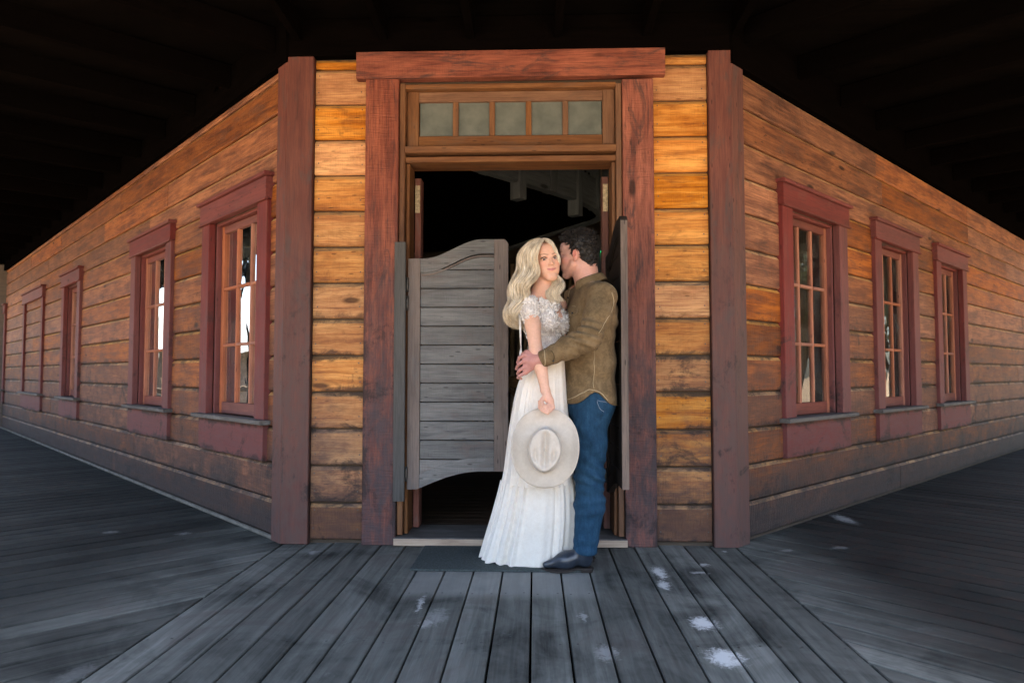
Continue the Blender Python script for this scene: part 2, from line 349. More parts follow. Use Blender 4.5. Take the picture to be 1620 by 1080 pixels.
wallL = backing(FL, 'wall', .02, LENL, opL, M['inwall']); wallR = backing(FR, 'wall', .02, LENR, opR, M['inwall'])

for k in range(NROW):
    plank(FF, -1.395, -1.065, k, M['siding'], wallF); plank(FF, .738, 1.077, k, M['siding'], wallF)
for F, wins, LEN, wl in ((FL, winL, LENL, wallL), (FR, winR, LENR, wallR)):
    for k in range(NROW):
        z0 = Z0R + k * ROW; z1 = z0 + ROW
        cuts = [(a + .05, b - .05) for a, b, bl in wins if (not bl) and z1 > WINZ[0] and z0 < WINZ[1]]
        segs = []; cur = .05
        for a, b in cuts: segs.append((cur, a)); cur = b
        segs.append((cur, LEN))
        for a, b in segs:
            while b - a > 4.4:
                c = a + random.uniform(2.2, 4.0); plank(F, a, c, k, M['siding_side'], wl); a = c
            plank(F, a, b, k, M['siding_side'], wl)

nv = []; nf = []
for (a0, a1) in ((-1.395, -1.065), (.738, 1.077)):
    for k in range(NROW):
        for q in (.05, .28):
            for e_ in (a0 + .028, a1 - .028):
                p = FF.at(e_ + random.uniform(-.006, .006), .0035, Z0R + k * ROW + .045 + q * .5 + random.uniform(-.008, .008))
                if p.z > HW - .02: continue
                b = len(nv)
                for t in range(6): nv.append((p.x + .0045 * math.cos(t * 1.047), p.y, p.z + .0045 * math.sin(t * 1.047)))
                nf.append(tuple(range(b, b + 6)))
no_ = meshobj('nail_heads', nv, nf, M['iron'], bld); no_['kind'] = 'stuff'
# corner boards, casings, header
M['strip0'] = simple('dusty_strip', (.15, .145, .125), .9, .2, 0, .3, 6, .3)
def part(F, name, a0, a1, z0, z1, d0, d1, mat, vert=False, parent=None, bev=.004):
    return fbar(F, name, a0, a1, z0, z1, d0, d1, M[mat], parent or bld, vert, bev)
part(FF, 'corner_board', XL - .008, -1.398, .003, HW, -.02, .034, 'corner', True)
part(FL, 'corner_board', -.012, .118, .003, HW, -.02, .030, 'corner', True)
part(FF, 'corner_board', 1.08, XR + .008, .003, HW, -.02, .034, 'corner', True)
part(FR, 'corner_board', -.012, .128, .003, HW, -.02, .030, 'corner', True)
part(FF, 'door_casing', -1.062, -.853, .003, 2.896, -.02, .040, 'casing', True)
part(FF, 'door_casing', .546, .738, .003, 2.876, -.02, .040, 'casing', True)
part(FF, 'door_header', -1.12, .81, 2.898, 3.068, -.02, .055, 'casing')
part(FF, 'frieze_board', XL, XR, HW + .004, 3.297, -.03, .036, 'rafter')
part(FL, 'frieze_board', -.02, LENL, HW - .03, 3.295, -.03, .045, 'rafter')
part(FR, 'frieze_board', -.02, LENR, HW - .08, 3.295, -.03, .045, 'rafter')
part(FL, 'base_strip', .06, LENL, .004, .026, .002, .028, 'strip0')
# door frame (brown), transom
dfr = empty('door_frame', FF.at(-.15, 0, 0), bld)
for (a, b, z0, z1, d0, d1, v) in [(-.850, -.815, .06, 2.875, -.19, .018, 1), (-.812, -.790, .06, 2.372, -.19, -.02, 1), (.508, .543, .06, 2.86, -.19, .018, 1), (.484, .506, .06, 2.372, -.19, -.02, 1),
                                  (-.814, .507, 2.842, 2.872, -.19, .016, 0), (-.814, .507, 2.43, 2.472, -.19, .03, 0), (-.814, .507, 2.376, 2.412, -.19, .004, 0)]:
    part(FF, 'jamb' if v else 'transom_bar' if z1 < 2.6 else 'frame_head', a, b, z0, z1, d0, d1, 'frame', bool(v), dfr)
part(FF, 'jamb', -.788, -.748, .06, 2.33, -.30, -.195, 'jamb', True, dfr); part(FF, 'jamb', .440, .482, .06, 2.33, -.30, -.195, 'jamb', True, dfr)
part(FF, 'hinge_plate', -.786, -.752, 2.10, 2.28, -.193, -.186, 'brass', True, dfr); part(FF, 'hinge_plate', .444, .478, 2.10, 2.28, -.193, -.186, 'brass', True, dfr)
tr = empty('transom_window', FF.at(-.15, 0, 2.65), bld)
xs0, xs1 = -.812, .505
part(FF, 'sash_stile', xs0, xs0 + .075, 2.475, 2.84, -.07, -.03, 'frame', True, tr); part(FF, 'sash_stile', xs1 - .075, xs1, 2.475, 2.84, -.07, -.03, 'frame', True, tr)
part(FF, 'sash_rail', xs0 + .077, xs1 - .077, 2.775, 2.84, -.07, -.032, 'frame', False, tr); part(FF, 'sash_rail', xs0 + .077, xs1 - .077, 2.475, 2.555, -.07, -.032, 'frame', False, tr)
pw = (xs1 - xs0 - .154) / 5
for i in range(5):
    a = xs0 + .077 + pw * i
    if i: part(FF, 'muntin', a - .018, a + .018, 2.556, 2.774, -.068, -.036, 'frame', True, tr)
    part(FF, 'pane', a + .003, a + pw - .003, 2.545, 2.785, -.060, -.054, 'frost', False, tr, .001)
# threshold
part(FF, 'threshold', -.86, .555, .004, .050, -.32, .055, 'sill')
part(FF, 'threshold_edge', -.86, .555, .004, .046, .056, .064, 'edge')

# ---------------- windows
def window(F, a0, a1, blind, idx):
    w = empty('window', F.at((a0 + a1) / 2, 0, .72), bld)
    cw = .155
    fb = lambda nm, x0, x1, z0, z1, d0, d1, mt, v=False, bev=.004: fbar(F, nm, x0, x1, z0, z1, d0, d1, M[mt], w, v, bev)
    fb('casing', a0, a0 + cw, .747, 2.198, -.02, .032, 'red', True); fb('casing', a1 - cw, a1, .747, 2.198, -.02, .032, 'red', True)
    fb('head_board', a0 - .012, a1 + .012, 2.20, 2.345, -.02, .045, 'red'); fb('head_cap', a0 - .035, a1 + .035, 2.347, 2.372, -.02, .068, 'red')
    fb('head_bead', a0 - .022, a1 + .022, 2.188, 2.199, .033, .056, 'red', False, .002)
    fb('sill', a0 - .04, a1 + .04, .716, .745, -.155, .075, 'sill'); fb('apron', a0 + .01, a1 - .01, .478, .714, -.01, .030, 'red')
    if blind: return
    i0, i1 = a0 + cw, a1 - cw
    # outer reveal lining
    fb('reveal', i0 + .001, i0 + .022, .746, 2.199, -.105, -.022, 'red', True); fb('reveal', i1 - .022, i1 - .001, .746, 2.199, -.105, -.022, 'red', True)
    fb('reveal', i0 + .024, i1 - .024, 2.176, 2.198, -.105, -.022, 'red')
    # inner reveal seen through the panes
    for x0, x1 in ((i0 - .03, i0 - .004), (i1 + .004, i1 + .03)): fb('inner_reveal', x0, x1, .70, 2.24, -.48, -.195, 'inreveal', True)
    fb('inner_reveal', i0, i1, .69, .715, -.48, -.195, 'inreveal'); fb('inner_reveal', i0, i1, 2.22, 2.24, -.48, -.195, 'inreveal')
    s0, s1, z0, z1 = i0 + .024, i1 - .024, .748, 2.174
    st, ra = .042, .055
    fb('sash_stile', s0, s0 + st, z0, z1, -.10, -.060, 'sash', True); fb('sash_stile', s1 - st, s1, z0, z1, -.10, -.060, 'sash', True)
    fb('sash_rail', s0 + st + .001, s1 - st - .001, z0, z0 + ra + .03, -.10, -.062, 'redsash'); fb('sash_rail', s0 + st + .001, s1 - st - .001, z1 - ra, z1, -.10, -.062, 'redsash')
    g0, g1, h0, h1 = s0 + st, s1 - st, z0 + ra + .03, z1 - ra
    pwid = (g1 - g0) / 3; ph = (h1 - h0) / 3
    for i in (1, 2): fb('muntin', g0 + pwid * i - .014, g0 + pwid * i + .014, h0 + .001, h1 - .001, -.096, -.064, 'sash', True)
    for j in (1, 2):
        for i in range(3): fb('muntin', g0 + pwid * i + .015, g0 + pwid * (i + 1) - .015, h0 + ph * j - .011, h0 + ph * j + .011, -.094, -.061, 'sash')
    for i in range(3):
        for j in range(3):
            x0, x1, y0, y1 = g0 + pwid * i + .006, g0 + pwid * (i + 1) - .006, h0 + ph * j + .004, h0 + ph * (j + 1) - .004
            t = random.uniform(-.002, .002); t2 = random.uniform(-.002, .002)
            vs = [F.at(x0, -.080 + t, y0), F.at(x1, -.080 - t, y0), F.at(x1, -.080 + t2, y1), F.at(x0, -.080 - t2, y1)]
            c = sum(vs, V((0, 0, 0))) / 4
            meshobj('pane', [v - c for v in vs], [(0, 1, 2, 3)], M['glass'], w, Matrix.Translation(c))
M['inreveal'] = wood('inner_reveal_wood', (.30, .19, .10), (.22, .13, .07), (.11, .065, .035), knots=.3, saw=.3, tint=.1)
M['redsash'] = wood('sash_rail_red', (.19, .058, .042), (.14, .042, .032), (.08, .026, .02), knots=.1, saw=.3, tint=.1)
for i, (a, b, bl) in enumerate(winL): window(FL, a, b, bl, i)
for i, (a, b, bl) in enumerate(winR): window(FR, a, b, bl, i)

# ---------------- swinging doors
DW = .625
def Ttop(u):
    t = min(max((u - .10) / .36, 0), 1); s = t * t * (3 - 2 * t); z = 1.765 + .118 * s
    if u > DW - .03: z -= .028 * ((u - DW + .03) / .03) ** 2
    return z
def Tbot(u):
    t = min(max((u - .06) / .40, 0), 1); return .335 + .112 * math.sin(t * math.pi / 2)
def swing_door(F, inner=False):
    d = empty('swing_door', F.at(0, 0, .34), bld)
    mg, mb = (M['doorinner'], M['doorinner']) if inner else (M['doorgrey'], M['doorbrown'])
    def band(name, u0, u1, lo, hi, d0, d1, mat, n=18, vert=False, edge=None):
        vs = []; fs = []; mi = []
        c = F.at((u0 + u1) / 2, 0, (lo(u0) + hi(u0)) / 2)
        # the face grain must run along local X
        mw = frame_m(c, V((0, 0, 1)) if vert else F.u, F.n); inv = mw.inverted()
        for i in range(n + 1):
            u = u0 + (u1 - u0) * i / n
            for (dd, z) in ((d0, lo(u)), (d1, lo(u)), (d1, hi(u)), (d0, hi(u))): vs.append(inv @ F.at(u, dd, z))
        for i in range(n):
            b = i * 4
            for k in range(4): fs.append((b + k, b + (k + 1) % 4, b + 4 + (k + 1) % 4, b + 4 + k)); mi.append(0)
        fs.append((3, 2, 1, 0)); mi.append(0); fs.append((n * 4, n * 4 + 1, n * 4 + 2, n * 4 + 3)); mi.append(1 if edge else 0)
        return fix_normals(meshobj(name, vs, fs, mat, d, mw, mats=[mat, edge or mat], midx=mi))
    band('stile', 0, .075, lambda u: Tbot(u), lambda u: Ttop(u), -.036, 0, mb, 6, True)
    band('stile', .538, DW, lambda u: Tbot(u), lambda u: Ttop(u), -.036, 0, mb, 10, True, M['edgegrey'])
    band('rail', .0765, .5365, lambda u: Ttop(u) - .090, lambda u: Ttop(u), -.035, -.001, mg, 24)
    band('moulding', .0765, .5365, lambda u: Ttop(u) - .108, lambda u: Ttop(u) - .0985, -.030, -.004, mb, 24)
    band('rail', .0765, .5365, lambda u: Tbot(u), lambda u: Tbot(u) + .085, -.035, -.001, mg, 24)
    # slats
    edges = [.452 + .1178 * i for i in range(12)]
    for i in range(-1, 12):
        z0 = .452 + .1178 * i - .05; z1 = z0 + .1178 - .005
        if i == -1: continue
        u0, u1 = .0770, .5360
        zt = min(z1, Ttop(.08) + .03) if i < 11 else z1
        dd = random.uniform(-.0015, .0015)
        if z0 > 1.70:
            band('slat', .30, .536, lambda u: z0, lambda u: max(z0 + .01, min(z1, Ttop(u) - .111)), -.026 + dd, -.010 + dd, mg, 10); continue
        if z0 < .45: 
            band('slat', u0, u1, lambda u: max(z0, Tbot(u) + .05), lambda u: z1, -.026 + dd, -.010 + dd, mg, 6); continue
        if z1 > 1.70:
            band('slat', u0, u1, lambda u: z0, lambda u: min(z1, Ttop(u) - .111), -.026 + dd, -.010 + dd, mg, 12); continue
        fbar(F, 'slat', u0, u1, z0, z1, -.027 + dd, -.010 + dd, mg, d, False, .0035)
    for zc in (1.60, 1.485, .43) if not inner else (1.60, .43):
        pts = [F.at(-.004, .006, zc - .045), F.at(-.004, .006, zc + .045)]
        tubes('hinge', [([tuple(p - F.at(0, 0, 0)) for p in (pts[0], pts[0] + V((0, 0, .03)), pts[1] - V((0, 0, .03)), pts[1])], [.009, .010, .010, .009])], M['iron'], d, 8, Matrix.Translation(F.at(0, 0, 0)))
    return d
M['edgegrey'] = wood('door_edge_worn', (.17, .125, .10), (.115, .085, .07), (.05, .038, .033), knots=.2, saw=.4, tint=.1)
FDL = Frame((-.790, W - .012, 0), (1, 0, 0), (0, -1, 0)); swing_door(FDL)
_free = P(983.5, 560, W - .04 - DW)
_hx = .436
_u = V((_free[0] - _hx, -DW, 0)).normalized()
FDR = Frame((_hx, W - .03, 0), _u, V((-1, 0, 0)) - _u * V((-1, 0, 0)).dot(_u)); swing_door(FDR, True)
# hinge boards
part(FF, 'hinge_board', -.868, -.797, .27, 1.86, .042, .062, 'grey', True)
part(FF, 'hinge_board', .512, .552, .40, 1.80, .042, .058, 'grey', True)

# ---------------- interior
room = empty('room_interior', (0, 8, 0), bld)
RB = 12.6
def slab(name, pts, z0, z1, mat, parent=None, mw=None):
    n = len(pts); vs = [(x, y, z0) for x, y in pts] + [(x, y, z1) for x, y in pts]
    fs = [tuple(range(n))[::-1], tuple(range(n, 2 * n))] + [(i, (i + 1) % n, n + (i + 1) % n, n + i) for i in range(n)]
    return fix_normals(meshobj(name, vs, fs, mat, parent, mw))
inner_poly = [(XL + .05, W + .17), (XR - .05, W + .17), (XR + 8.5, W + 8.6), (XL - 8.5, W + 8.6)]
slab('ceiling', [(XL - .1, W + .05), (XR + .1, W + .05), (XR + 9, W + 9.0), (XR+9, W+12.5), (XL - 12.5, W + 12.5)], 5.15, 5.3, M['ceil'], room)
fl = slab('floor', [(XL, W + .35), (XR, W + .35), (XR + 8.4, W + 8.6), (XL - 8.4, W + 8.6)], -.1, .0, M['infloor'], room)
# interior floor boards near the door
for i in range(26):
    y = W + .36 + i * .13
    wd = 1.5 + i * .1
    bar('floor_board', (-wd, y + .062, .012), (wd, y + .062, .012), .124, .02, (0, 0, 1), M['infloor'], room, .002)
# back wall of upright corrugated strips
bw = empty('back_wall', (0, RB, 0), bld)
slab('wall_panel', [(-9, RB + .1), (9, RB + .1), (9, RB + .2), (-9, RB + .2)], -.1, 5.2, M['inwall'], bw)
M['strip'] = wood('rusty_sheet', (.50, .38, .26), (.3, .2, .13), (.09, .06, .04), knots=.1, saw=.2, tint=.45)
for i in range(44):
    x = -1.0 + i * .118
    bar('sheet_rib', (x, RB, .1), (x, RB, 3.05), .07, .06, (0, -1, 0), M['strip'], bw, .02)
# gallery: curved beam with brackets and posts
gal = empty('gallery', (1, 8, 3), bld)
def onz(px, py, z):
    d = _F * FPX + _R * (px - 810) + _U * (540 - py); q = CAMP + d * ((z - 1.05) / d[2]); return V((q[0], q[1], z))
ring = [onz(a, b, 2.87) for a, b in ((590, 219), (655, 240), (715, 258), (770, 275), (820, 290), (870, 305), (910, 318), (940, 332), (953, 345), (938, 353), (900, 364), (850, 380), (800, 397))]
ring = [p for p in ring]
for i in range(len(ring) - 1):
    a, b = ring[i], ring[i + 1]; dn = (b - a).cross(V((0, 0, 1)))
    up_ = V((0, 0, .17))
    bar('gallery_beam', a + up_, b + up_, .34, .09, dn, M['beam'], gal, .006)
    bar('gallery_rail', a + V((0, 0, .98)), b + V((0, 0, .98)), .06, .07, dn, M['beam'], gal, .006)
    if i < 9:
        bar('gallery_post', a - V((0, 0, .16 if i in (4, 6) else -.005)), a + V((0, 0, 1.0)), .10, .13, dn, M['beam'], gal, .006)
        for q in (.2, .4, .6, .8): c_ = a.lerp(b, q); bar('baluster', c_ + V((0, 0, .345)), c_ + V((0, 0, .94)), .035, .035, (1, 0, 0), M['pale'] if i > 6 else M['beam'], gal)
slab('gallery_floor', [(p.x, p.y) for p in ring] + [(-6, 11.2), (-6, 9.8), (-3.2, 7)], 3.20, 3.26, M['ceil'], gal)
slab('gallery_soffit', [(p.x, p.y) for p in ring] + [(-6, 11.2), (-6, 9.8), (-3.2, 7)], 2.90, 2.92, M['ceil'], gal)

# things seen inside through the doorway
tb = empty('chair', (-.02, 5.5, 0)); tag(tb, 'light oak chair standing inside the doorway behind the woman', 'chair')
cx, cy = -.03, 5.55
bar('back_rail', (cx - .22, cy, .98), (cx + .22, cy, .98), .09, .03, (0, -1, 0), M['oak'], tb); bar('seat', (cx - .22, cy + .22, .47), (cx + .22, cy + .22, .47), .40, .035, (0, 0, 1), M['oak'], tb)
for sx in (-1, 1):
    bar('leg', (cx + sx * .21, cy, 0.024), (cx + sx * .20, cy - .01, 1.02), .035, .035, (0, -1, 0), M['oak'], tb); bar('leg', (cx + sx * .21, cy + .4, .024), (cx + sx * .2, cy + .38, .45), .035, .035, (0, -1, 0), M['oak'], tb)
bar('brace', (cx - .19, cy - .02, .93), (cx + .18, cy - .02, .60), .03, .015, (0, -1, 0), M['oak'], tb); bar('brace', (cx + .19, cy + .01, .93), (cx - .18, cy + .01, .60), .03, .015, (0, -1, 0), M['oak'], tb)
st = empty('bar_stool', (.5, 4.95, 0)); tag(st, 'reddish wooden bar stool in the dark room seen behind the man’s legs'.replace('’', "'"), 'stool')
M['stool'] = simple('stool_wood', (.17, .06, .03), .5, .4, 0, .25, 14)
sx0, sy0 = .47, 5.02
for a, b in ((-.13, -.13), (.13, -.13), (-.13, .13), (.13, .13)): bar('leg', (sx0 + a * 1.25, sy0 + b * 1.25, .024), (sx0 + a * .8, sy0 + b * .8, .72), .036, .036, (0, -1, 0), M['stool'], st)
bar('footrest', (sx0 - .14, sy0 - .14, .25), (sx0 + .14, sy0 - .14, .25), .025, .025, (0, -1, 0), M['stool'], st)
an = [(math.cos(i * math.pi / 8) * .17 + sx0, math.sin(i * math.pi / 8) * .17 + sy0) for i in range(16)]
slab('seat', an, .70, .74, M['stool'], st)
spk = empty('wall_speaker', tuple(P(960, 400, 5.6))); tag(spk, 'small black box with a green light and hanging cable inside the doorway at right', 'speaker')
q = P(954, 404, 5.6); bar('case', (q[0] - .12, q[1], q[2] - .09), (q[0] + .12, q[1], q[2] - .09), .22, .14, (0, -1, 0), M['black'], spk, .01)
g_ = P(954.5, 398, 5.5)
for i, (dx, dz) in enumerate(((-.008, .0), (.008, .008), (.0, -.018))): bar('indicator_light', (g_[0] + dx - .012, g_[1], g_[2] + dz), (g_[0] + dx + .012, g_[1], g_[2] + dz), .018, .01, (0, -1, 0), M['led'], spk, .002)
tubes('cable', [([(q[0] - .05, q[1] - .03, q[2] - .18), (q[0] - .06, q[1] - .05, q[2] - .3), (q[0] - .04, q[1] - .03, q[2] - .5), (q[0] - .05, q[1], q[2] - .8)], [.008] * 4)], simple('cable_grey', (.09, .09, .09), .5), spk)
bar('bracket', (q[0], q[1] + .02, q[2] - .2), (q[0], q[1] + .02, 0.024), .04, .03, (0, -1, 0), M['black'], spk)

# ------------------------------------------------------------------ porch deck, ceiling, posts
PW = 2.6; YF = -1.0
#DECK
def slabs(name, polys, z0, z1, mat):
    vs = []; fs = []
    for pts in polys:
        b = len(vs); n = len(pts); vs += [(x, y, z0) for x, y in pts] + [(x, y, z1) for x, y in pts]
        fs += [tuple(b + i for i in range(n))[::-1], tuple(b + n + i for i in range(n))] + [(b + i, b + (i + 1) % n, b + n + (i + 1) % n, b + n + i) for i in range(n)]
    return fix_normals(meshobj(name, vs, fs, mat))
deck = slabs('porch_deck', [[(XL, W + .05), (XL - 17 * S2, W + 17 * S2), (XL - (17 + PW) * S2, W + (17 - PW) * S2), (XL - PW * S2, W - PW * S2)], [(XL, W + .05), (XL - PW * S2, W - PW * S2), (-.9, YF), (.6, YF), (XR + PW * S2, W - PW * S2), (XR, W + .05)], [(XR, W + .05), (XR + PW * S2, W - PW * S2), (XR + (12 + PW) * S2, W + (12 - PW) * S2), (XR + 12 * S2, W + 12 * S2)]], -.42, -.045, M['rafter']); tag(deck, kind='structure')
def clip(poly, a, b, c):   # keep a x + b y <= c
    out = []
    for i in range(len(poly)):
        p, q = poly[i], poly[(i + 1) % len(poly)]; dp = a * p[0] + b * p[1] - c; dq = a * q[0] + b * q[1] - c
        if dp <= 0: out.append(p)
        if dp * dq < 0: t = dp / (dp - dq); out.append((p[0] + (q[0] - p[0]) * t, p[1] + (q[1] - p[1]) * t))
    return out
def board(poly, xdir):
    if len(poly) < 3: return
    c = np.mean(poly, axis=0); mw = frame_m((c[0], c[1], 0), (xdir[0], xdir[1], 0), (-xdir[1], xdir[0], 0)); inv = mw.inverted()
    dz = random.uniform(-.0025, 0); loc = [inv @ V((x, y, 0)) for x, y in poly]
    n = len(loc); cc = V((0, 0, 0))
    ring = lambda k, z: [(p.x - (.004 if p.x > 0 else -.004) * k, p.y - (.004 if p.y > 0 else -.004) * k, z) for p in loc]
    vs = ring(0, -.04 + dz) + ring(0, -.004 + dz) + ring(1, dz)
    fs = [tuple(2 * n + i for i in range(n))] + [(r * n + i, r * n + (i + 1) % n, (r + 1) * n + (i + 1) % n, (r + 1) * n + i) for r in range(2) for i in range(n)]
    ar = sum(poly[i][0] * poly[(i + 1) % n][1] - poly[(i + 1) % n][0] * poly[i][1] for i in range(n))
    if ar < 0: fs = [f[::-1] for f in fs]
    meshobj('board', vs, fs, M['deck'], deck, mw)
BWD = .1535; GAP = .009
nb = int(round((XR - XL) / BWD)); bwid = (XR - XL) / nb; 
x_off = P(774.5, 1080, 2.33)[0]
x = XL
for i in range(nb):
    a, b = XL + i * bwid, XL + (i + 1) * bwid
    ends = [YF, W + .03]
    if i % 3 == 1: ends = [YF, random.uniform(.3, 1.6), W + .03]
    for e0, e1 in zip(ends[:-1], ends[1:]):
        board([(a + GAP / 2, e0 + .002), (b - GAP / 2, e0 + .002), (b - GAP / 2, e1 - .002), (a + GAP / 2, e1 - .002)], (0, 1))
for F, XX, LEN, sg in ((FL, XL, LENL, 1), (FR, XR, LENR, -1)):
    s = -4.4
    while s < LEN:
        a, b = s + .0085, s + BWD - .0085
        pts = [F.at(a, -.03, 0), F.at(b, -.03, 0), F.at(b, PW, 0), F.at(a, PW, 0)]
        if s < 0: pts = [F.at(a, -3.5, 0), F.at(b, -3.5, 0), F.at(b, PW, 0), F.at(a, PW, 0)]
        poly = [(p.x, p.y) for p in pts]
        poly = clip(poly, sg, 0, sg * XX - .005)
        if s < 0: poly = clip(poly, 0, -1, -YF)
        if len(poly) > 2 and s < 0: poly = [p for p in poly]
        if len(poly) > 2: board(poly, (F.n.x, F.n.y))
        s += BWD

nv = []; nf = []
for i in range(nb):
    for yy in np.arange(.9, 4.2, .61):
        for q in (.22, .78):
            cx_, cy_ = XL + (i + q) * bwid + random.uniform(-.008, .008), yy + random.uniform(-.012, .012); b = len(nv)
            for k in range(6): nv.append((cx_ + .0058 * math.cos(k * 1.047), cy_ + .0058 * math.sin(k * 1.047), .0012))
            nf.append(tuple(range(b, b + 6)))
no_ = meshobj('nail_heads', nv, nf, M['black'], deck); no_['kind'] = 'stuff'
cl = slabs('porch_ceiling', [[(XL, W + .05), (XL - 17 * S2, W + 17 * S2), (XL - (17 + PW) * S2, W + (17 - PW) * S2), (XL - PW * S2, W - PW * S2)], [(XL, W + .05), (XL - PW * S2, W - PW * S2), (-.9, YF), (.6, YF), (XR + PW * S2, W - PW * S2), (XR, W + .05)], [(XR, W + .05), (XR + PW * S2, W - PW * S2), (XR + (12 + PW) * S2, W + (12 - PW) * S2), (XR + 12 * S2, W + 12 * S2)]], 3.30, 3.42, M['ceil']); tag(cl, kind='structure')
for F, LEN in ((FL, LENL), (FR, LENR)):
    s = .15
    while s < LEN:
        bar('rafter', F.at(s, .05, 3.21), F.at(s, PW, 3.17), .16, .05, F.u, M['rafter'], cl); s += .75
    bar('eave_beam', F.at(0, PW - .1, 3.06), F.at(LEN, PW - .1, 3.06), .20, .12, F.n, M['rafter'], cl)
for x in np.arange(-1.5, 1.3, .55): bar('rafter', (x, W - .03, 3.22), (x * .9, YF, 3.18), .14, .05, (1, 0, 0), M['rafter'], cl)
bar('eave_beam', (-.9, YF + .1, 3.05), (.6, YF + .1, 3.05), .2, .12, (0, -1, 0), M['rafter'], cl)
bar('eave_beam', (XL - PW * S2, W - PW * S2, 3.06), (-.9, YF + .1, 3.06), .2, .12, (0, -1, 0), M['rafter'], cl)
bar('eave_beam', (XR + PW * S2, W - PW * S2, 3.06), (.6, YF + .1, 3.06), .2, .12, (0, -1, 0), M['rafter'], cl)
# porch posts along the outer edges (seen only as reflections)
for F, LEN, side in ((FL, LENL, 'left'), (FR, LENR, 'right')):
    for k, s in enumerate((1.2, 4.2, 7.2, 10.2)):
        p = F.at(s, PW - .1, 0); o = bar('porch_post', (p.x, p.y, -.03), (p.x, p.y, 2.96), .13, .13, F.n, M['rafter'], None, .01)
        tag(o, f'square dark porch post at the outer edge of the {side} walkway, ' + ['nearest the corner', 'second from the corner', 'third from the corner', 'farthest from the corner'][k], 'post', 'porch posts along the ' + side + ' walkway')
# roof over the main block, closing the room
mr = slab('main_roof', [(XL - .4, W - .1), (XR + .4, W - .1), (XR + 9.4, W + 9.2), (XL - 9.4, W + 9.2)], 5.32, 5.45, M['ceil'], bld)
bp = slab('back_closure', [(XL - 8.8, W + 8.62), (XR + 8.45, W + 8.62), (XR + 8.45, W + 8.8), (XL - 9.0, W + 8.8)], -.4, 5.3, M['inwall'], bld)

# door mat
mt = slab('door_mat', [(-.665, 3.695), (.295, 3.695), (.295, 4.195), (-.665, 4.195)], .001, .011, M['mat']); tag(mt, 'dark grey rubber door mat lying before the threshold', 'doormat')

# ------------------------------------------------------------------ surroundings that light and reflect (street side)
M['leaf'] = simple('leaf_green', (.055, .085, .03), .6, .3, 0, .4, 2)
M['bark'] = simple('bark', (.12, .09, .06), .9, .2, 0, .3, 8)
def tree(loc, h, r, lab):
    t = empty('tree', loc); tag(t, lab, 'tree', 'trees beyond the street')
    x, y, z = loc; paths = [([(x, y, z), (x + .1, y, z + h * .4), (x - .1, y + .1, z + h * .8)], [.22, .16, .06])]
    for k in range(7):
        a = random.uniform(0, 6.28); zz = h * random.uniform(.35, .7)
        paths.append(([(x, y, z + zz), (x + math.cos(a) * r * .4, y + math.sin(a) * r * .4, z + zz + .5), (x + math.cos(a) * r * .8, y + math.sin(a) * r * .8, z + zz + 1.2)], [.08, .05, .02]))
    tubes('trunk', paths, M['bark'], t, 6)
    cl = rng.normal(size=(26, 3)); cl /= np.linalg.norm(cl, axis=1)[:, None]; cl *= rng.uniform(.3, 1, (26, 1)) ** .5 * np.array([r, r, h * .32]); cl += np.array([x, y, z + h * .66])
    n = 5200; c = cl[rng.integers(0, 26, n)] + rng.normal(size=(n, 3)) * r * .22
    a = rng.normal(size=(n, 3)); a /= np.linalg.norm(a, axis=1)[:, None]; b = np.cross(a, rng.normal(size=(n, 3))); b /= np.linalg.norm(b, axis=1)[:, None]
    s = rng.uniform(.08, .17, (n, 1)); vs = np.stack([c - a * s, c + b * s * .6, c + a * s, c - b * s * .6], 1).reshape(-1, 3)
    meshobj('crown', vs, np.arange(n * 4).reshape(-1, 4).tolist(), M['leaf'], t)
for i, (x, y, h, r) in enumerate([(15, 3, 7, 3), (18, 7.5, 8, 3.2), (20, 12, 7.5, 3), (13.5, -3, 6.5, 2.8), (24, 17, 9, 3.6)]): tree((x, y, -.42), h, r, ['leafy green tree across the street, nearest beyond the right walkway', 'leafy green tree across the street, second along the right walkway', 'leafy green tree across the street, third along the right walkway', 'small leafy tree behind the camera on the right', 'tallest leafy green tree, farthest off on the right'][i])
def frontage(name, lab, c, yaw, wd, dp, h, mat):
    b = empty(name, (c[0], c[1], -.42)); tag(b, lab, 'building'); R_ = Matrix.Translation((c[0], c[1], -.42)) @ Matrix.Rotation(math.radians(yaw), 4, 'Z')
    def bx(nm, x0, x1, y0, y1, z0, z1, mt):
        vs = [(x, y, z) for x in (x0, x1) for y in (y0, y1) for z in (z0, z1)]
        return fix_normals(meshobj(nm, vs, [(0, 1, 3, 2), (4, 5, 7, 6), (0, 1, 5, 4), (2, 3, 7, 6), (0, 2, 6, 4), (1, 3, 7, 5)], mt, b, R_))
    bx('wall', -wd / 2, wd / 2, 0, dp, 0, h, mat); bx('roof', -wd / 2 - .3, wd / 2 + .3, -.5, dp + .3, h + .004, h + .25, M['beam'])
    for k in range(int(wd / 2.2)):
        x = -wd / 2 + 1.2 + k * 2.2
        for z in (1.0, 3.6):
            if z + 1.6 < h: bx('window', x, x + .9, -.03, .04, z, z + 1.5, M['black']); bx('window_sill', x - .08, x + .98, -.09, -.032, z - .1, z - .01, M['edge'])
frontage('added_shade_building', 'unseen two storey timber block added on the left to cut sky light', (-12.5, -1.5), 130, 13, 5, 6.2, M['inwall'])  # out-of-view buildings added on both sides to darken the side walls and decks
frontage('added_shade_building', 'unseen two storey timber block added on the right to cut sky light', (11.0, -3.0), -132, 13, 5, 6.0, M['inwall'])
brn = empty('shed', (-17, 9, -.42)); tag(brn, 'low grey timber shed across the yard mirrored in the left windows', 'shed')
slab('wall', [(-19, 5.5), (-15, 5.5), (-15, 13), (-19, 13)], -.42, 1.7, M['sill'], brn)
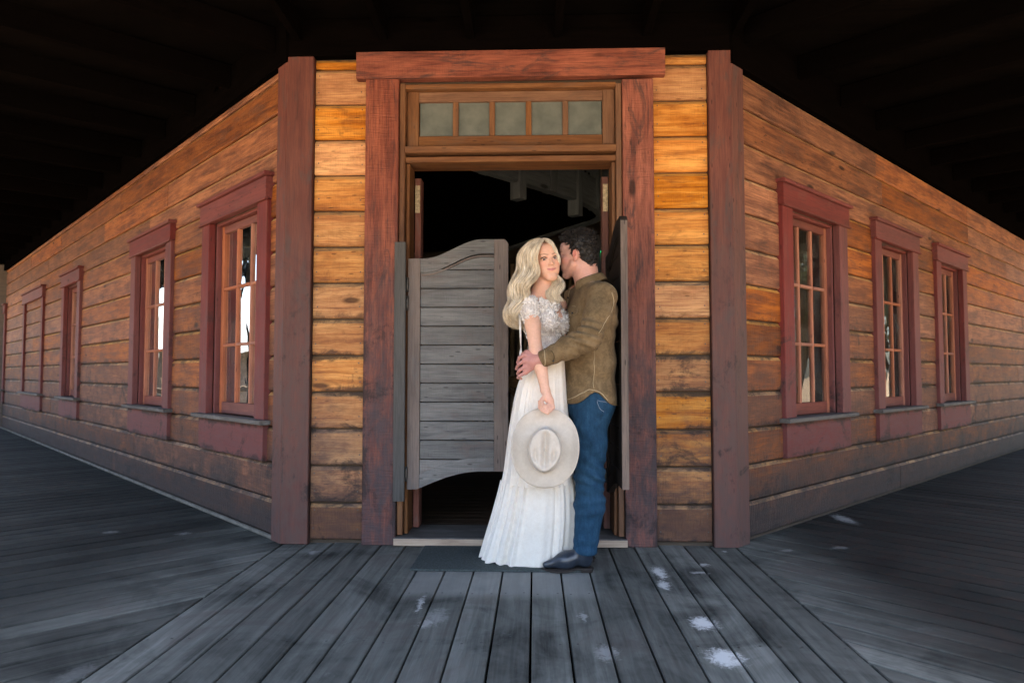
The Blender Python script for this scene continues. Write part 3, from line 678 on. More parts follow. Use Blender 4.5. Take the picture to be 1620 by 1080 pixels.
fix_normals(meshobj('roof', [(-14.6, 5.2, 1.6), (-19.4, 5.2, 1.6), (-17, 5.2, 2.6), (-14.6, 13.3, 1.6), (-19.4, 13.3, 1.6), (-17, 13.3, 2.6)], [(0, 1, 2), (3, 5, 4), (0, 2, 5, 3), (1, 4, 5, 2), (0, 3, 4, 1)], M['beam'], brn))
fn = empty('rail_fence', (-10, 8, -.42)); tag(fn, 'pale split rail fence standing beyond the left walkway', 'fence')
for i in range(9):
    bar('post', (-7.5 - i * .7, 4.5 + i * 1.4, -.42), (-7.5 - i * .7, 4.5 + i * 1.4, .95), .12, .12, (1, 0, 0), M['pale'], fn)
    if i < 8:
        for z in (.3, .75): bar('rail', (-7.5 - i * .7, 4.5 + i * 1.4, z), (-7.5 - (i + 1) * .7, 4.5 + (i + 1) * 1.4, z), .1, .05, (1, .5, 0), M['pale'], fn)
# ------------------------------------------------------------------ people: signed distance fields -> smooth meshes
class Field:
    def __init__(s, lo, hi, h):
        s.lo = np.array(lo, float); s.h = h; s.n = np.ceil((np.array(hi) - s.lo) / h).astype(int) + 1
        s.F = np.full(tuple(s.n), .12, np.float32)
    def box(s, lo, hi):
        a = np.maximum(np.floor((np.asarray(lo) - s.lo) / s.h).astype(int), 0); b = np.minimum(np.ceil((np.asarray(hi) - s.lo) / s.h).astype(int) + 1, s.n)
        if (b <= a).any(): return None, None
        ax = [s.lo[i] + s.h * np.arange(a[i], b[i], dtype=np.float32) for i in range(3)]
        return (slice(a[0], b[0]), slice(a[1], b[1]), slice(a[2], b[2])), np.meshgrid(*ax, indexing='ij', sparse=True)
    def comb(s, sl, d, k, sub=False):
        f = s.F[sl]; d = d.astype(np.float32)
        if sub: d = -d; hh = np.clip(.5 - .5 * (d - f) / k, 0, 1) if k else 0; s.F[sl] = -(np.minimum(-d, -f) - 0) if not k else -((-f) * (1 - hh2(-f, -d, k)) + (-d) * hh2(-f, -d, k) - k * hh2(-f, -d, k) * (1 - hh2(-f, -d, k)))
        else:
            if k: q = hh2(f, d, k); s.F[sl] = f * (1 - q) + d * q - k * q * (1 - q)
            else: s.F[sl] = np.minimum(f, d)
    def cap(s, a, b, ra, rb, k=.02, sub=False):
        a = np.asarray(a, float); b = np.asarray(b, float); m = max(ra, rb) + k + .03
        sl, g = s.box(np.minimum(a, b) - m, np.maximum(a, b) + m)
        if sl is None: return
        ab = b - a; L = ab @ ab + 1e-12
        t = np.clip(((g[0] - a[0]) * ab[0] + (g[1] - a[1]) * ab[1] + (g[2] - a[2]) * ab[2]) / L, 0, 1)
        d = np.sqrt((g[0] - a[0] - ab[0] * t) ** 2 + (g[1] - a[1] - ab[1] * t) ** 2 + (g[2] - a[2] - ab[2] * t) ** 2) - (ra + (rb - ra) * t)
        s.comb(sl, d, k, sub)
    def ell(s, c, r, ax=None, k=.02, sub=False):
        c = np.asarray(c, float); r = np.asarray(r, float); ax = np.eye(3) if ax is None else np.asarray(ax, float); m = r.max() + k + .03
        sl, g = s.box(c - m, c + m)
        if sl is None: return
        q = [(g[0] - c[0]) * ax[i][0] + (g[1] - c[1]) * ax[i][1] + (g[2] - c[2]) * ax[i][2] for i in range(3)]
        k0 = np.sqrt(sum((q[i] / r[i]) ** 2 for i in range(3))); k1 = np.sqrt(sum((q[i] / r[i] ** 2) ** 2 for i in range(3))) + 1e-9
        s.comb(sl, k0 * (k0 - 1) / k1, k, sub)
    def chain(s, pts, rs, k=.02):
        for i in range(len(pts) - 1): s.cap(pts[i], pts[i + 1], rs[i], rs[i + 1], k)
    def grid(s):
        ax = [s.lo[i] + s.h * np.arange(s.n[i], dtype=np.float32) for i in range(3)]; return np.meshgrid(*ax, indexing='ij', sparse=True)
    def mesh(s):
        F = s.F; S = F < 0
        c = [S[i:F.shape[0] - 1 + i, j:F.shape[1] - 1 + j, k:F.shape[2] - 1 + k] for i in (0, 1) for j in (0, 1) for k in (0, 1)]
        cnt = sum(x.astype(np.int8) for x in c); act = np.argwhere((cnt > 0) & (cnt < 8))
        idx = np.full(cnt.shape, -1, np.int32); idx[tuple(act.T)] = np.arange(len(act))
        acc = np.zeros((len(act), 3)); num = np.zeros(len(act))
        off = [(i, j, k) for i in (0, 1) for j in (0, 1) for k in (0, 1)]
        for p in off:
            for ax in range(3):
                if p[ax]: continue
                q = list(p); q[ax] = 1
                f0 = F[tuple((act + p).T)]; f1 = F[tuple((act + q).T)]; m = (f0 < 0) != (f1 < 0)
                t = np.where(m, f0 / np.where(m, f0 - f1, 1), 0); v = np.array(p, float)[None].repeat(len(act), 0); v[:, ax] += t
                acc[m] += v[m]; num[m] += 1
        vs = (acc / num[:, None] + act) * s.h + s.lo
        quads = []
        for ax in range(3):
            o1, o2 = [(1, 2), (2, 0), (0, 1)][ax]
            a = [slice(None)] * 3; b = [slice(None)] * 3; a[ax] = slice(0, -1); b[ax] = slice(1, None)
            A = S[tuple(a)]; B = S[tuple(b)]; e = np.argwhere(A != B)
            e = e[(e[:, o1] > 0) & (e[:, o2] > 0) & (e[:, o1] < F.shape[o1] - 1) & (e[:, o2] < F.shape[o2] - 1)]
            ins = A[tuple(e.T)]
            def I(d1, d2): w = e.copy(); w[:, o1] -= d1; w[:, o2] -= d2; return idx[tuple(w.T)]
            q = np.stack([I(1, 1), I(0, 1), I(0, 0), I(1, 0)], 1); q[~ins] = q[~ins][:, ::-1]; quads.append(q)
        return vs, np.concatenate(quads)
def hh2(a, b, k): return np.clip(.5 + .5 * (a - b) / k, 0, 1)
def gmesh(name, vs, qs, mat, parent, col=None):
    c = np.array(WM[parent.name].translation) if parent else np.zeros(3)
    me = bpy.data.meshes.new(name); n = len(vs); me.vertices.add(n); me.vertices.foreach_set('co', (vs - c).astype(np.float32).ravel())
    me.loops.add(len(qs) * 4); me.loops.foreach_set('vertex_index', qs.astype(np.int32).ravel())
    me.polygons.add(len(qs)); me.polygons.foreach_set('loop_start', np.arange(len(qs), dtype=np.int32) * 4)
    me.polygons.foreach_set('use_smooth', np.ones(len(qs), bool)); me.materials.append(mat); me.update(calc_edges=True); me.validate()
    if col is not None:
        at = me.color_attributes.new('tint', 'FLOAT_COLOR', 'POINT'); at.data.foreach_set('color', np.concatenate([col, np.ones((n, 1))], 1).astype(np.float32).ravel())
    return link(bpy.data.objects.new(name, me), parent, Matrix.Translation(c))
def noise3(p, f, seed=0):
    """cheap smooth pseudo noise from summed sines"""
    r = np.random.default_rng(seed); o = 0
    for i in range(7):
        k = r.normal(size=3) * f; o = o + np.sin(p[..., 0] * k[0] + p[..., 1] * k[1] + p[..., 2] * k[2] + r.uniform(0, 6.28))
    return o / 3.5
def vnorm(vs, qs):
    n = np.cross(vs[qs[:, 2]] - vs[qs[:, 0]], vs[qs[:, 3]] - vs[qs[:, 1]]); o = np.zeros_like(vs)
    for i in range(4): np.add.at(o, qs[:, i], n)
    return o / (np.linalg.norm(o, axis=1)[:, None] + 1e-12)

# materials
def skin(name, base, rough=.5):
    m = Mat(name); at = m.n('ShaderNodeAttribute'); at.attribute_name = 'tint'
    n = m.noise(m.pos, 90, 4, .6); c = m.mix(1, at.outputs['Color'], m.mix(m.step(n, .3, .7), (.93, .93, .93), (1.04, 1.04, 1.04)), 'MULTIPLY')
    m.b.inputs['Subsurface Weight'].default_value = .18; m.b.inputs['Subsurface Radius'].default_value = (.9, .35, .2); m.b.inputs['Subsurface Scale'].default_value = .012
    return m.fin(c, rough, .4)
M['skin'] = skin('skin', None)
def cloth(name, c1, c2, rough=.9, scale=22, weave=700, bump=.25, mot=.5, spec=.15, sheen=0):
    m = Mat(name); n = m.noise(m.pos, scale, 6, .68, .6); n2 = m.noise(m.pos, scale * 5, 4, .6); f = m.noise(m.pos, weave, 2, .5)
    c = m.mix(m.step(m.math('ADD', m.math('MULTIPLY', n, .7), m.math('MULTIPLY', n2, .3)), .5 - mot / 3, .5 + mot / 3), c1, c2)
    m.bump(m.math('ADD', m.math('MULTIPLY', n2, .6), f), bump, .0015)
    m.b.inputs['Sheen Weight'].default_value = sheen
    return m.fin(c, rough, spec)
M['suede'] = cloth('olive_suede', (.120, .083, .044), (.205, .145, .080), .97, 16, 500, .5, .42, .06, .04)
M['suede_dark'] = cloth('suede_seam', (.04, .03, .014), (.06, .045, .022), .95, 30, 500, .3, .4, .1)
M['suede_edge'] = simple('pale_thread', (.40, .32, .20), .8, .2)
def denim():
    m = Mat('blue_denim'); v = m.pos; n = m.noise(v, 9, 6, .7, .8); w = m.noise(v, 1, 2, .5, 0, (500, 500, 120)); st = m.noise(v, 1, 3, .6, 0, (60, 60, 14))
    c = m.ramp(m.math('ADD', m.math('MULTIPLY', n, .6), m.math('MULTIPLY', st, .4)), [(.30, (.006, .024, .052)), (.5, (.013, .050, .10)), (.74, (.034, .092, .165))])
    c = m.mix(m.math('MULTIPLY', m.step(w, .5, .8), .3), c, (.055, .125, .2)); m.bump(m.math('ADD', w, m.math('MULTIPLY', st, .6)), .3, .0015); return m.fin(c, .85, .2)
M['denim'] = denim()
M['boot'] = simple('boot_leather', (.020, .027, .040), .32, .6, 0, .3, 25, .15)
M['sole'] = simple('boot_sole', (.025, .020, .018), .6, .3)
M['dress'] = cloth('white_chiffon', (.78, .735, .665), (.85, .815, .75), .8, 30, 600, .2, .5, .25, .2)
M['lace'] = simple('white_lace', (.74, .71, .68), .7, .3, 0, .08, 60)
M['bodice'] = cloth('lace_bodice', (.50, .44, .415), (.66, .645, .635), .8, 55, 500, .6, .5)
M['felt'] = cloth('pale_felt', (.54, .485, .415), (.62, .565, .49), .95, 14, 400, .12, .5, .1, .2)
def hairm(name, a, b, c, rough=.38, base=False):
    m = Mat(name); n = m.noise(m.pos, 1, 5, .7, .3, (70, 70, 9)); n2 = m.noise(m.pos, 14, 4, .6)
    col = m.ramp(m.math('ADD', m.math('MULTIPLY', n, .65), m.math('MULTIPLY', n2, .35)), [(.34, a), (.5, b), (.64, c)])
    if not base: at = m.n('ShaderNodeAttribute'); at.attribute_name = 'tint'; col = m.mix(1, col, at.outputs['Color'], 'MULTIPLY')
    return m.fin(col, rough, .5)
M['blonde'] = hairm('blonde_hair', (.40, .315, .215), (.70, .61, .48), (.86, .81, .71)); M['blonde_base'] = hairm('blonde_under', (.24, .18, .115), (.42, .34, .24), (.55, .47, .36), .5, True)
M['dark_base'] = hairm('dark_under', (.004, .003, .003), (.007, .005, .0045), (.012, .009, .008), .6, True)
M['dark_hair'] = hairm('dark_brown_hair', (.005, .004, .0035), (.010, .0075, .0065), (.024, .018, .015), .45)
M['eye'] = simple('eye_white', (.30, .28, .27), .15, .5)
M['iris'] = simple('iris', (.012, .013, .014), .1, .6)
M['lashes'] = simple('lashes', (.02, .012, .01), .7, .2)
M['stud'] = simple('dark_metal', (.05, .05, .05), .35, .5, .8)

class Head:
    """f forward, u up, r to the viewer's right when faced"""
    def __init__(s, O, f, u, sc):
        s.O = np.asarray(O, float); s.f = nrm(f); u = np.asarray(u, float); s.u = nrm(u - s.f * (u @ s.f)); s.r = np.cross(s.f, s.u) * -1.0; s.sc = sc
        # viewer faces the head: viewer's right = u x f
        s.r = np.cross(s.u, s.f); s.ax = np.array([s.r, s.f, s.u])
    def p(s, x, y, z): return s.O + (s.r * x + s.f * y + s.u * z) * s.sc
    def loc(s, v): d = v - s.O; return np.stack([d @ s.r, d @ s.f, d @ s.u], -1) / s.sc
    def build(s, F, male=False):
        k = s.sc; E = lambda c, r, kk=.015, sub=False: F.ell(s.p(*c), np.array(r) * k, s.ax, kk, sub); C = lambda a, b, ra, rb, kk=.01, sub=False: F.cap(s.p(*a), s.p(*b), ra * k, rb * k, kk, sub)
        E((0, -.018, .034), (.073, .095, .086)); E((0, .030, -.020), (.060, .062, .085), .02)
        E((0, .058, .045), (.052, .034, .045), .02)
        j = 1.14 if male else 1
        for sgn in (-1, 1):
            C((sgn * .050 * j, .012, -.052), (sgn * .014 * j, .066, -.098), .020, .019, .02)
            E((sgn * .040, .060, -.024), (.020, .020, .018), .018)
            E((sgn * .033, .062, -.055), (.020, .022, .026), .018)
            C((sgn * .012, .086, .019), (sgn * .040, .076, .020), .009 * (1.15 if male else .9), .007, .012)
        C((-.009 * j, .066, -.102), (.009 * j, .066, -.102), .0165, .0165, .016)
        E((0, .074, -.060), (.026, .017, .020), .014)
        for sgn in (-1, 1): E((sgn * .031, .098, .002), (.0165, .017, .0120), .006, True)
        C((0, .086, .012), (0, .103, -.026), .0065, .0078, .008); E((0, .104, -.031), (.0085, .0085, .0075), .006)
        for sgn in (-1, 1): E((sgn * .0115, .094, -.034), (.0065, .009, .0062), .005)
        # lids
        for sgn in (-1, 1):
            C((sgn * .019, .080, .003), (sgn * .031, .0865, .0100), .0040, .0042, .004); C((sgn * .031, .0865, .0100), (sgn * .043, .077, .004), .0045, .004, .004)
            C((sgn * .020, .080, -.003), (sgn * .031, .083, -.0072), .0036, .0036, .004); C((sgn * .031, .083, -.0072), (sgn * .042, .076, -.001), .0038, .0035, .004)
        # mouth
        for sgn in (-1, 1):
            C((0, .0905, -.0585), (sgn * .012, .0885, -.0575), .0040, .0038, .003); C((sgn * .012, .0885, -.0575), (sgn * .0265, .0775, -.0555), .0038, .0022, .004)
            C((0, .0895, -.0665), (sgn * .012, .087, -.0655), .0050, .0044, .004); C((sgn * .012, .087, -.0655), (sgn * .0255, .0775, -.0575), .0044, .0022, .004)
        C((-.024, .088, -.0590), (0, .0962, -.0624), .0010, .0015, .002, True); C((0, .0962, -.0624), (.024, .088, -.0590), .0015, .0010, .002, True)
    def ear(s, F, sgn):
        k = s.sc; E = lambda c, r, kk=.004, sub=False: F.ell(s.p(*c), np.array(r) * k, s.ax, kk, sub)
        E((sgn * .076, -.008, -.004), (.008, .017, .030), .005); E((sgn * .083, -.003, .001), (.006, .009, .017), .003, True); E((sgn * .075, -.004, -.028), (.006, .009, .010), .004)
    def colors(s, v, base, male=False):
        q = s.loc(v); c = np.tile(np.array(base, float), (len(v), 1))
        near = (np.abs(q) < .13).all(1)
        def blob(cx, cy, cz, rx, ry, rz, col, amt, sharp=2):
            d = ((q[:, 0] - cx) / rx) ** 2 + ((q[:, 1] - cy) / ry) ** 2 + ((q[:, 2] - cz) / rz) ** 2; w = (np.exp(-d ** sharp) * amt * near)[:, None]
            c[:] = c * (1 - w) + np.array(col) * w
        for sgn in (-1, 1):
            blob(sgn * .045, .06, -.03, .024, .04, .02, (base[0] * 1.0, base[1] * .62, base[2] * .55), .6 if not male else .75, 1)
            if not male:
                for t in np.linspace(0, 1, 7): blob(sgn * (.014 + .033 * t), .085 - .012 * t, .0220 + .0078 * math.sin(t * 2.0), .0062, .03, .0030 - .001 * t, (.16, .085, .045), .75)
                blob(sgn * .032, .085, .0115, .017, .03, .006, (.30, .15, .10), .6)
                for t in np.linspace(0, 1, 6): blob(sgn * (.019 + .028 * t), .085, .0042 + .0052 * math.sin(t * 3.0) + .003 * t, .0045, .03, .0033, (.012, .008, .007), 1.0)
                blob(sgn * .033, .085, -.007, .013, .03, .0026, (.16, .08, .06), .5)
            else:
                blob(sgn * .030, .085, .024, .02, .03, .005, (.05, .03, .02), .9)
        if not male:
            for x in (-.023, -.018, -.012, -.006, 0, .006, .012, .018, .023): blob(x, .09, -.0580 + abs(x) * .11, .0055, .03, .0036 - abs(x) * .05, (.52, .17, .16), .9); blob(x * .88, .09, -.0665 + abs(x) * .26, .0055, .03, .0046 - abs(x) * .08, (.58, .21, .20), .9)
            [blob(x, .1, -.0622 + abs(x) * .17, .004, .03, .0014, (.20, .05, .045), .9) for x in np.linspace(-.024, .024, 13)]
        else:
            blob(0, .06, -.09, .075, .07, .035, (base[0] * .62, base[1] * .62, base[2] * .66), .6, 2)
            blob(0, .095, -.062, .02, .03, .008, (.45, .2, .17), .7)
            for sgn in (-1, 1): blob(sgn * .080, -.004, -.002, .012, .02, .03, (base[0], base[1] * .55, base[2] * .55), .8, 1)
        return c
    def eyes(s, parent):
        for sgn in (-1, 1):
            c = s.p(sgn * .031, .0745, .0015); r = .0128 * s.sc
            import bmesh
            for nm, cc, rr, mt in (('eye', c, r, 'eye'),):
                bm = bmesh.new(); bmesh.ops.create_uvsphere(bm, u_segments=24, v_segments=16, radius=rr); me = bpy.data.meshes.new(nm); bm.to_mesh(me); bm.free()
                look = nrm(CAMP - c); me.materials.append(M['eye']); me.materials.append(M['iris'])
                for pl in me.polygons:
                    pl.use_smooth = True
                    if (pl.center.normalized() @ V(look)) > math.cos(math.radians(36)): pl.material_index = 1
                link(bpy.data.objects.new(nm, me), parent, Matrix.Translation(c))

def hand(F, wrist, knuck_mid, side, back, curl, L=1.0, spread=.019, thumb=True, thumb_pts=None):
    """wrist, middle knuckle point; side: unit vector toward the index; back: unit normal of the back of the hand; curl: list of 3 angles"""
    wrist = np.asarray(wrist, float); km = np.asarray(knuck_mid, float); side = nrm(side); d = nrm(km - wrist); side = nrm(side - d * (side @ d)); back = nrm(np.cross(side, d)) * (1 if np.cross(side, d) @ np.asarray(back) > 0 else -1)
    kn = [km + side * spread * (1.5 - i) - d * (.004 * abs(i - 1)) for i in range(4)]
    for i, kk in enumerate(kn):
        F.cap(wrist + side * .010 * (1.5 - i), kk, .0145 * L, .0115 * L, .012)
        a = kk; ang = 0; lens = np.array([.040, .026, .021]) * [.95, 1.05, 1.0, .82][i] * L
        rr = [.0098, .0088, .0080, .0066]
        for j in range(3):
            ang += curl[j] * (1 + .06 * i); dv = d * math.cos(ang) - back * math.sin(ang); b = a + dv * lens[j]
            F.cap(a, b, rr[j] * L, rr[j + 1] * L, .003); a = b
    if thumb:
        if thumb_pts is None:
            t0 = wrist + side * .02 + d * .015; t1 = t0 + side * .030 * L + d * .030 * L - back * .012; t2 = t1 + d * .032 * L - back * .012; 
        else: t0, t1, t2 = [np.asarray(x) for x in thumb_pts]
        F.cap(t0, t1, .0135 * L, .0110 * L, .010); F.cap(t1, t2, .0105 * L, .0085 * L, .004)
def strandmesh(name, S, R, mat, parent, sides=4):
    """S: (n, m, 3) strand points, R: (n, m) radii"""
    n, m, _ = S.shape; T = np.gradient(S, axis=1); T /= np.linalg.norm(T, axis=2, keepdims=True) + 1e-9
    a = np.cross(T, np.array([.35, -.9, .2])); a /= np.linalg.norm(a, axis=2, keepdims=True) + 1e-9; b = np.cross(T, a)
    ang = np.arange(sides) * 2 * math.pi / sides
    vs = S[:, :, None] + (a[:, :, None] * np.cos(ang)[None, None, :, None] + b[:, :, None] * np.sin(ang)[None, None, :, None]) * R[:, :, None, None]
    idx = np.arange(n * m * sides).reshape(n, m, sides); A = idx[:, :-1]; B = idx[:, 1:]
    q = np.stack([A, np.roll(A, -1, 2), np.roll(B, -1, 2), B], -1).reshape(-1, 4)
    rs = np.random.default_rng(n); tn = rs.uniform(.72, 1.2, (n, 1, 1, 1)) * np.ones((n, m, sides, 1)); warm = rs.uniform(0, 1, (n, 1, 1, 1)); tc_ = np.concatenate([tn, tn * (1 - .04 * warm), tn * (1 - .14 * warm)], -1)
    return gmesh(name, vs.reshape(-1, 3), q, mat, parent, np.minimum(tc_.reshape(-1, 3), 1.2))
def resample(pts, m):
    pts = np.asarray(pts, float); 
    # catmull-rom then arc length
    Pp = np.vstack([2 * pts[0] - pts[1], pts, 2 * pts[-1] - pts[-2]]); out = []
    for i in range(1, len(Pp) - 2):
        for t in np.linspace(0, 1, 8, endpoint=False):
            p0, p1, p2, p3 = Pp[i - 1:i + 3]; out.append(.5 * (2 * p1 + (p2 - p0) * t + (2 * p0 - 5 * p1 + 4 * p2 - p3) * t * t + (3 * p1 - p0 - 3 * p2 + p3) * t ** 3))
    out.append(pts[-1]); out = np.array(out); L = np.r_[0, np.cumsum(np.linalg.norm(np.diff(out, axis=0), axis=1))]
    s = np.linspace(0, L[-1], m); return np.stack([np.interp(s, L, out[:, i]) for i in range(3)], 1)

# ================================================================== WOMAN
wom = empty('person', (.05, 3.78, 0)); tag(wom, 'woman with long wavy blonde hair in a white lace dress, facing the camera', 'person')
HW_ = None
_e = P(869.3, 409, 3.60); _f = nrm((math.sin(math.radians(17)), -math.cos(math.radians(17)), .02)); wh = Head(_e - _f * .078 * .94 - np.array([-.13, 0, 1]) * .002, _f, (-.15, 0, 1), .94)
SR, EL, WR = P(838.5, 487, 3.60), P(848, 556, 3.52), P(862.5, 617, 3.475)
SL_ = P(884, 484, 3.86)
sa = nrm(SL_ - SR); sa[2] = 0; sa = nrm(sa); fw = np.array([sa[1], -sa[0], 0]); up = np.array([0, 0, 1.0]); tax = np.array([sa, fw, up])
CH, WA, HP = P(859, 497, 3.72), P(864, 556, 3.735), P(861, 610, 3.76)
NB = P(856, 462, 3.70)
def wbody(F, g=0):
    F.ell(CH + up * .015, (.145 + g, .082 + g, .085 + g), tax, .03); F.ell(CH - up * .06, (.118 + g, .080 + g, .10 + g), tax, .03)
    for sg in (-1, 1): F.ell(CH + sa * .058 * sg + fw * .070 - up * .045, (.052 + g, .048 + g, .052 + g), tax, .02)
    F.ell(WA, (.103 + g, .080 + g, .10 + g), tax, .04); F.ell(HP - up * .01, (.15 + g, .115 + g, .13 + g), tax, .05)
F = Field((-.13, 3.33, -.01), (.36, 4.02, 1.80), .0029)
wbody(F)
F.cap(NB - up * .02, wh.p(0, -.012, -.07), .052, .047, .03); F.cap(NB + sa * .04 - up * .015, SL_ , .035, .042, .03); F.cap(NB - sa * .03 - up * .015, SR, .035, .042, .03)
F.cap(CH - sa*.03 + fw * .05 + up * .05, NB + up * .01, .04, .042, .04)
F.chain([SR, (SR + EL) / 2 + np.array([.0, 0, .02]), EL], [.044, .038, .0335], .02); F.chain([EL, EL * .65 + WR * .35 + np.array([.006, 0, 0]), WR], [.034, .034, .0225], .015)
EL2, WR2 = P(905, 545, 3.98), P(925, 500, 3.95); F.chain([SL_, EL2], [.042, .034], .02); F.chain([EL2, WR2], [.034, .024], .01)
# legs, feet
for sg in (-1, 1):
    h = HP + sa * .08 * sg - up * .06; kn_ = np.array([h[0] - .01, h[1] + .03, .48]); an_ = np.array([h[0] - .03, 3.99 + sg * .06, .09]); F.chain([h, kn_], [.085, .055], .03); F.chain([kn_, kn_ * .6 + an_ * .4, an_], [.054, .052, .034], .02); F.cap(an_ - up * .03, an_ + fw * .11 - up * .06, .035, .022, .02)
wh.build(F)
# right hand gripping the brim
kn = P(876.5, 637.5, 3.452); sd_ = nrm((-.35, .10, .55))
F.cap(WR, P(870, 634, 3.462), .0215, .021, .015)
for i in range(4):
    o_ = np.array([-.0035, .006, .0135]) * (i - 1.0) ; a0_ = P(875.5 - i * .9, 645 - i * 4.0, 3.452 + .004 * i); b0_ = P(866.5 - i * .8, 653.5 - i * 3.9, 3.430 + .002 * i); c0_ = P(857.5 - i * .6, 649.5 - i * 3.6, 3.438 + .002 * i); d0_ = P(852.5, 644.5 - i * 3.3, 3.455 + .003 * i)
    F.cap(P(869 - i, 632, 3.462), a0_, .0140, .0088, .006); F.cap(a0_, b0_, .0080, .0072, .0015); F.cap(b0_, c0_, .0072, .0064, .001); F.cap(c0_, d0_, .0064, .0054, .001)
F.cap(P(863, 624, 3.462), P(856.5, 634, 3.452), .0125, .0105, .010); F.cap(P(856.5, 634, 3.452), P(859.5, 642, 3.436), .0100, .0080, .003)
F.cap(P(926, 498, 3.95), P(938, 478, 3.93), .022, .026, .01)
for i in range(4): F.cap(P(938, 478, 3.92 + i * .018), P(944, 458, 3.92 + i * .018), .009, .008, .003)
vs, qs = F.mesh()
col = wh.colors(vs, (.68, .395, .28)); q_ = vs[:, 2]
n_ = noise3(vs, 30, 3)[:, None]; col *= 1 + .03 * n_
low = np.clip((1.40 - q_) / .2, 0, 1)[:, None] * .25; col = col * (1 - low) + np.array([.74, .49, .39]) * low
dh = np.linalg.norm(vs - P(864, 640, 3.46), axis=1)[:, None]; w_ = np.exp(-(dh / .05) ** 2) * .35; col = col * (1 - w_) + np.array([.56, .27, .22]) * w_
gmesh('body', vs, qs, M['skin'], wom, col); wh.eyes(wom)

# bodice
F = Field((-.12, 3.42, 1.0), (.34, 4.02, 1.56), .004); wbody(F, .007)
g = F.grid(); G0 = (g[0] - CH[0]) * fw[0] + (g[1] - CH[1]) * fw[1]; G1 = (g[0] - CH[0]) * sa[0] + (g[1] - CH[1]) * sa[1]
neck = P(0, 492, 3.7)[2] + .01 - .10 * np.clip(G0 / .12, 0, 1) * np.exp(-(G1 / .05) ** 2) + .0 * g[2]
F.F = np.maximum(F.F, (g[2] - neck).astype(np.float32)); F.F = np.maximum(F.F, (P(0, 571, 3.7)[2] - g[2]).astype(np.float32))
ax_ = nrm(EL - SR)
T_ = Field((-.12, 3.42, 1.2), (.34, 4.02, 1.56), .004)
T_.cap(SR + up * .0, SR + ax_ * .045, .050, .047, .01); T_.cap(SR + up * .005, CH + fw * .075 + up * .035 - sa * .03, .036, .03, .02); T_.cap(SR - up * .01, CH - fw * .06 - sa * .05 - up * .01, .045, .05, .02)
vb, qb = F.mesh(); gmesh('bodice', vb, qb, M['bodice'], wom)
vt, qt = T_.mesh(); gmesh('sleeve', vt, qt, M['bodice'], wom)
# floral lace petals
nb_, nt_ = vnorm(vb, qb), vnorm(vt, qt); pv = []; pf = []
def petals(vv, nn, num, sel, smin, smax, upb=.6):
    ii = np.where(sel)[0]
    if len(ii) == 0: return
    for i in rng.choice(ii, num):
        p = vv[i] + nn[i] * .002; n = nn[i]; t = rng.normal(size=3) + up * upb; t -= n * (t @ n); t = nrm(t); d = nrm(t * .9 + n * rng.uniform(.15, .7)); s = np.cross(n, t); L = rng.uniform(smin, smax); wd = L * .26
        b = len(pv); m_ = p + d * L * .5 + n * .002
        pv.extend([p, m_ + s * wd, p + d * L, m_ - s * wd, m_ + n * .002]); pf.extend([(b, b + 1, b + 4), (b + 1, b + 2, b + 4), (b + 2, b + 3, b + 4), (b + 3, b, b + 4)])
front = nt_[:, 1] < .5
petals(vt, nt_, 900, front, .010, .024, .5); petals(vt, nt_, 160, front & (vt[:, 2] > np.percentile(vt[:, 2], 70)), .018, .034, 1.3)
topb = (vb[:, 2] > P(0, 540, 3.7)[2]) & (nb_[:, 1] < .3); petals(vb, nb_, 900, topb, .010, .022, .3); petals(vb, nb_, 120, topb & (vb[:, 2] > P(0, 512, 3.7)[2]), .02, .034, 1.4)
petals(vb, nb_, 320, (vb[:, 2] < P(0, 540, 3.7)[2]) & (nb_[:, 1] < .3), .006, .013, .2)
o = meshobj('lace_flowers', [tuple(np.array(p) - np.array(WM[wom.name].translation)) for p in pv], pf, M['lace'], wom, Matrix.Translation(WM[wom.name].translation)); o['kind'] = 'stuff'
# ties at the back
tp = [P(822, 488, 3.60), P(823.5, 505, 3.585), P(824, 530, 3.58), P(824, 552, 3.58)]; tp2 = [P(820, 486, 3.6), P(821.5, 505, 3.59), P(823, 535, 3.585), P(825, 556, 3.58)]
tubes('tie', [(tp, [.0028] * 4), (tp2, [.0028] * 4), ([P(824, 552, 3.58), P(824, 558, 3.58), P(823.5, 567, 3.58)], [.005, .008, .006])], M['lace'], wom, 6)
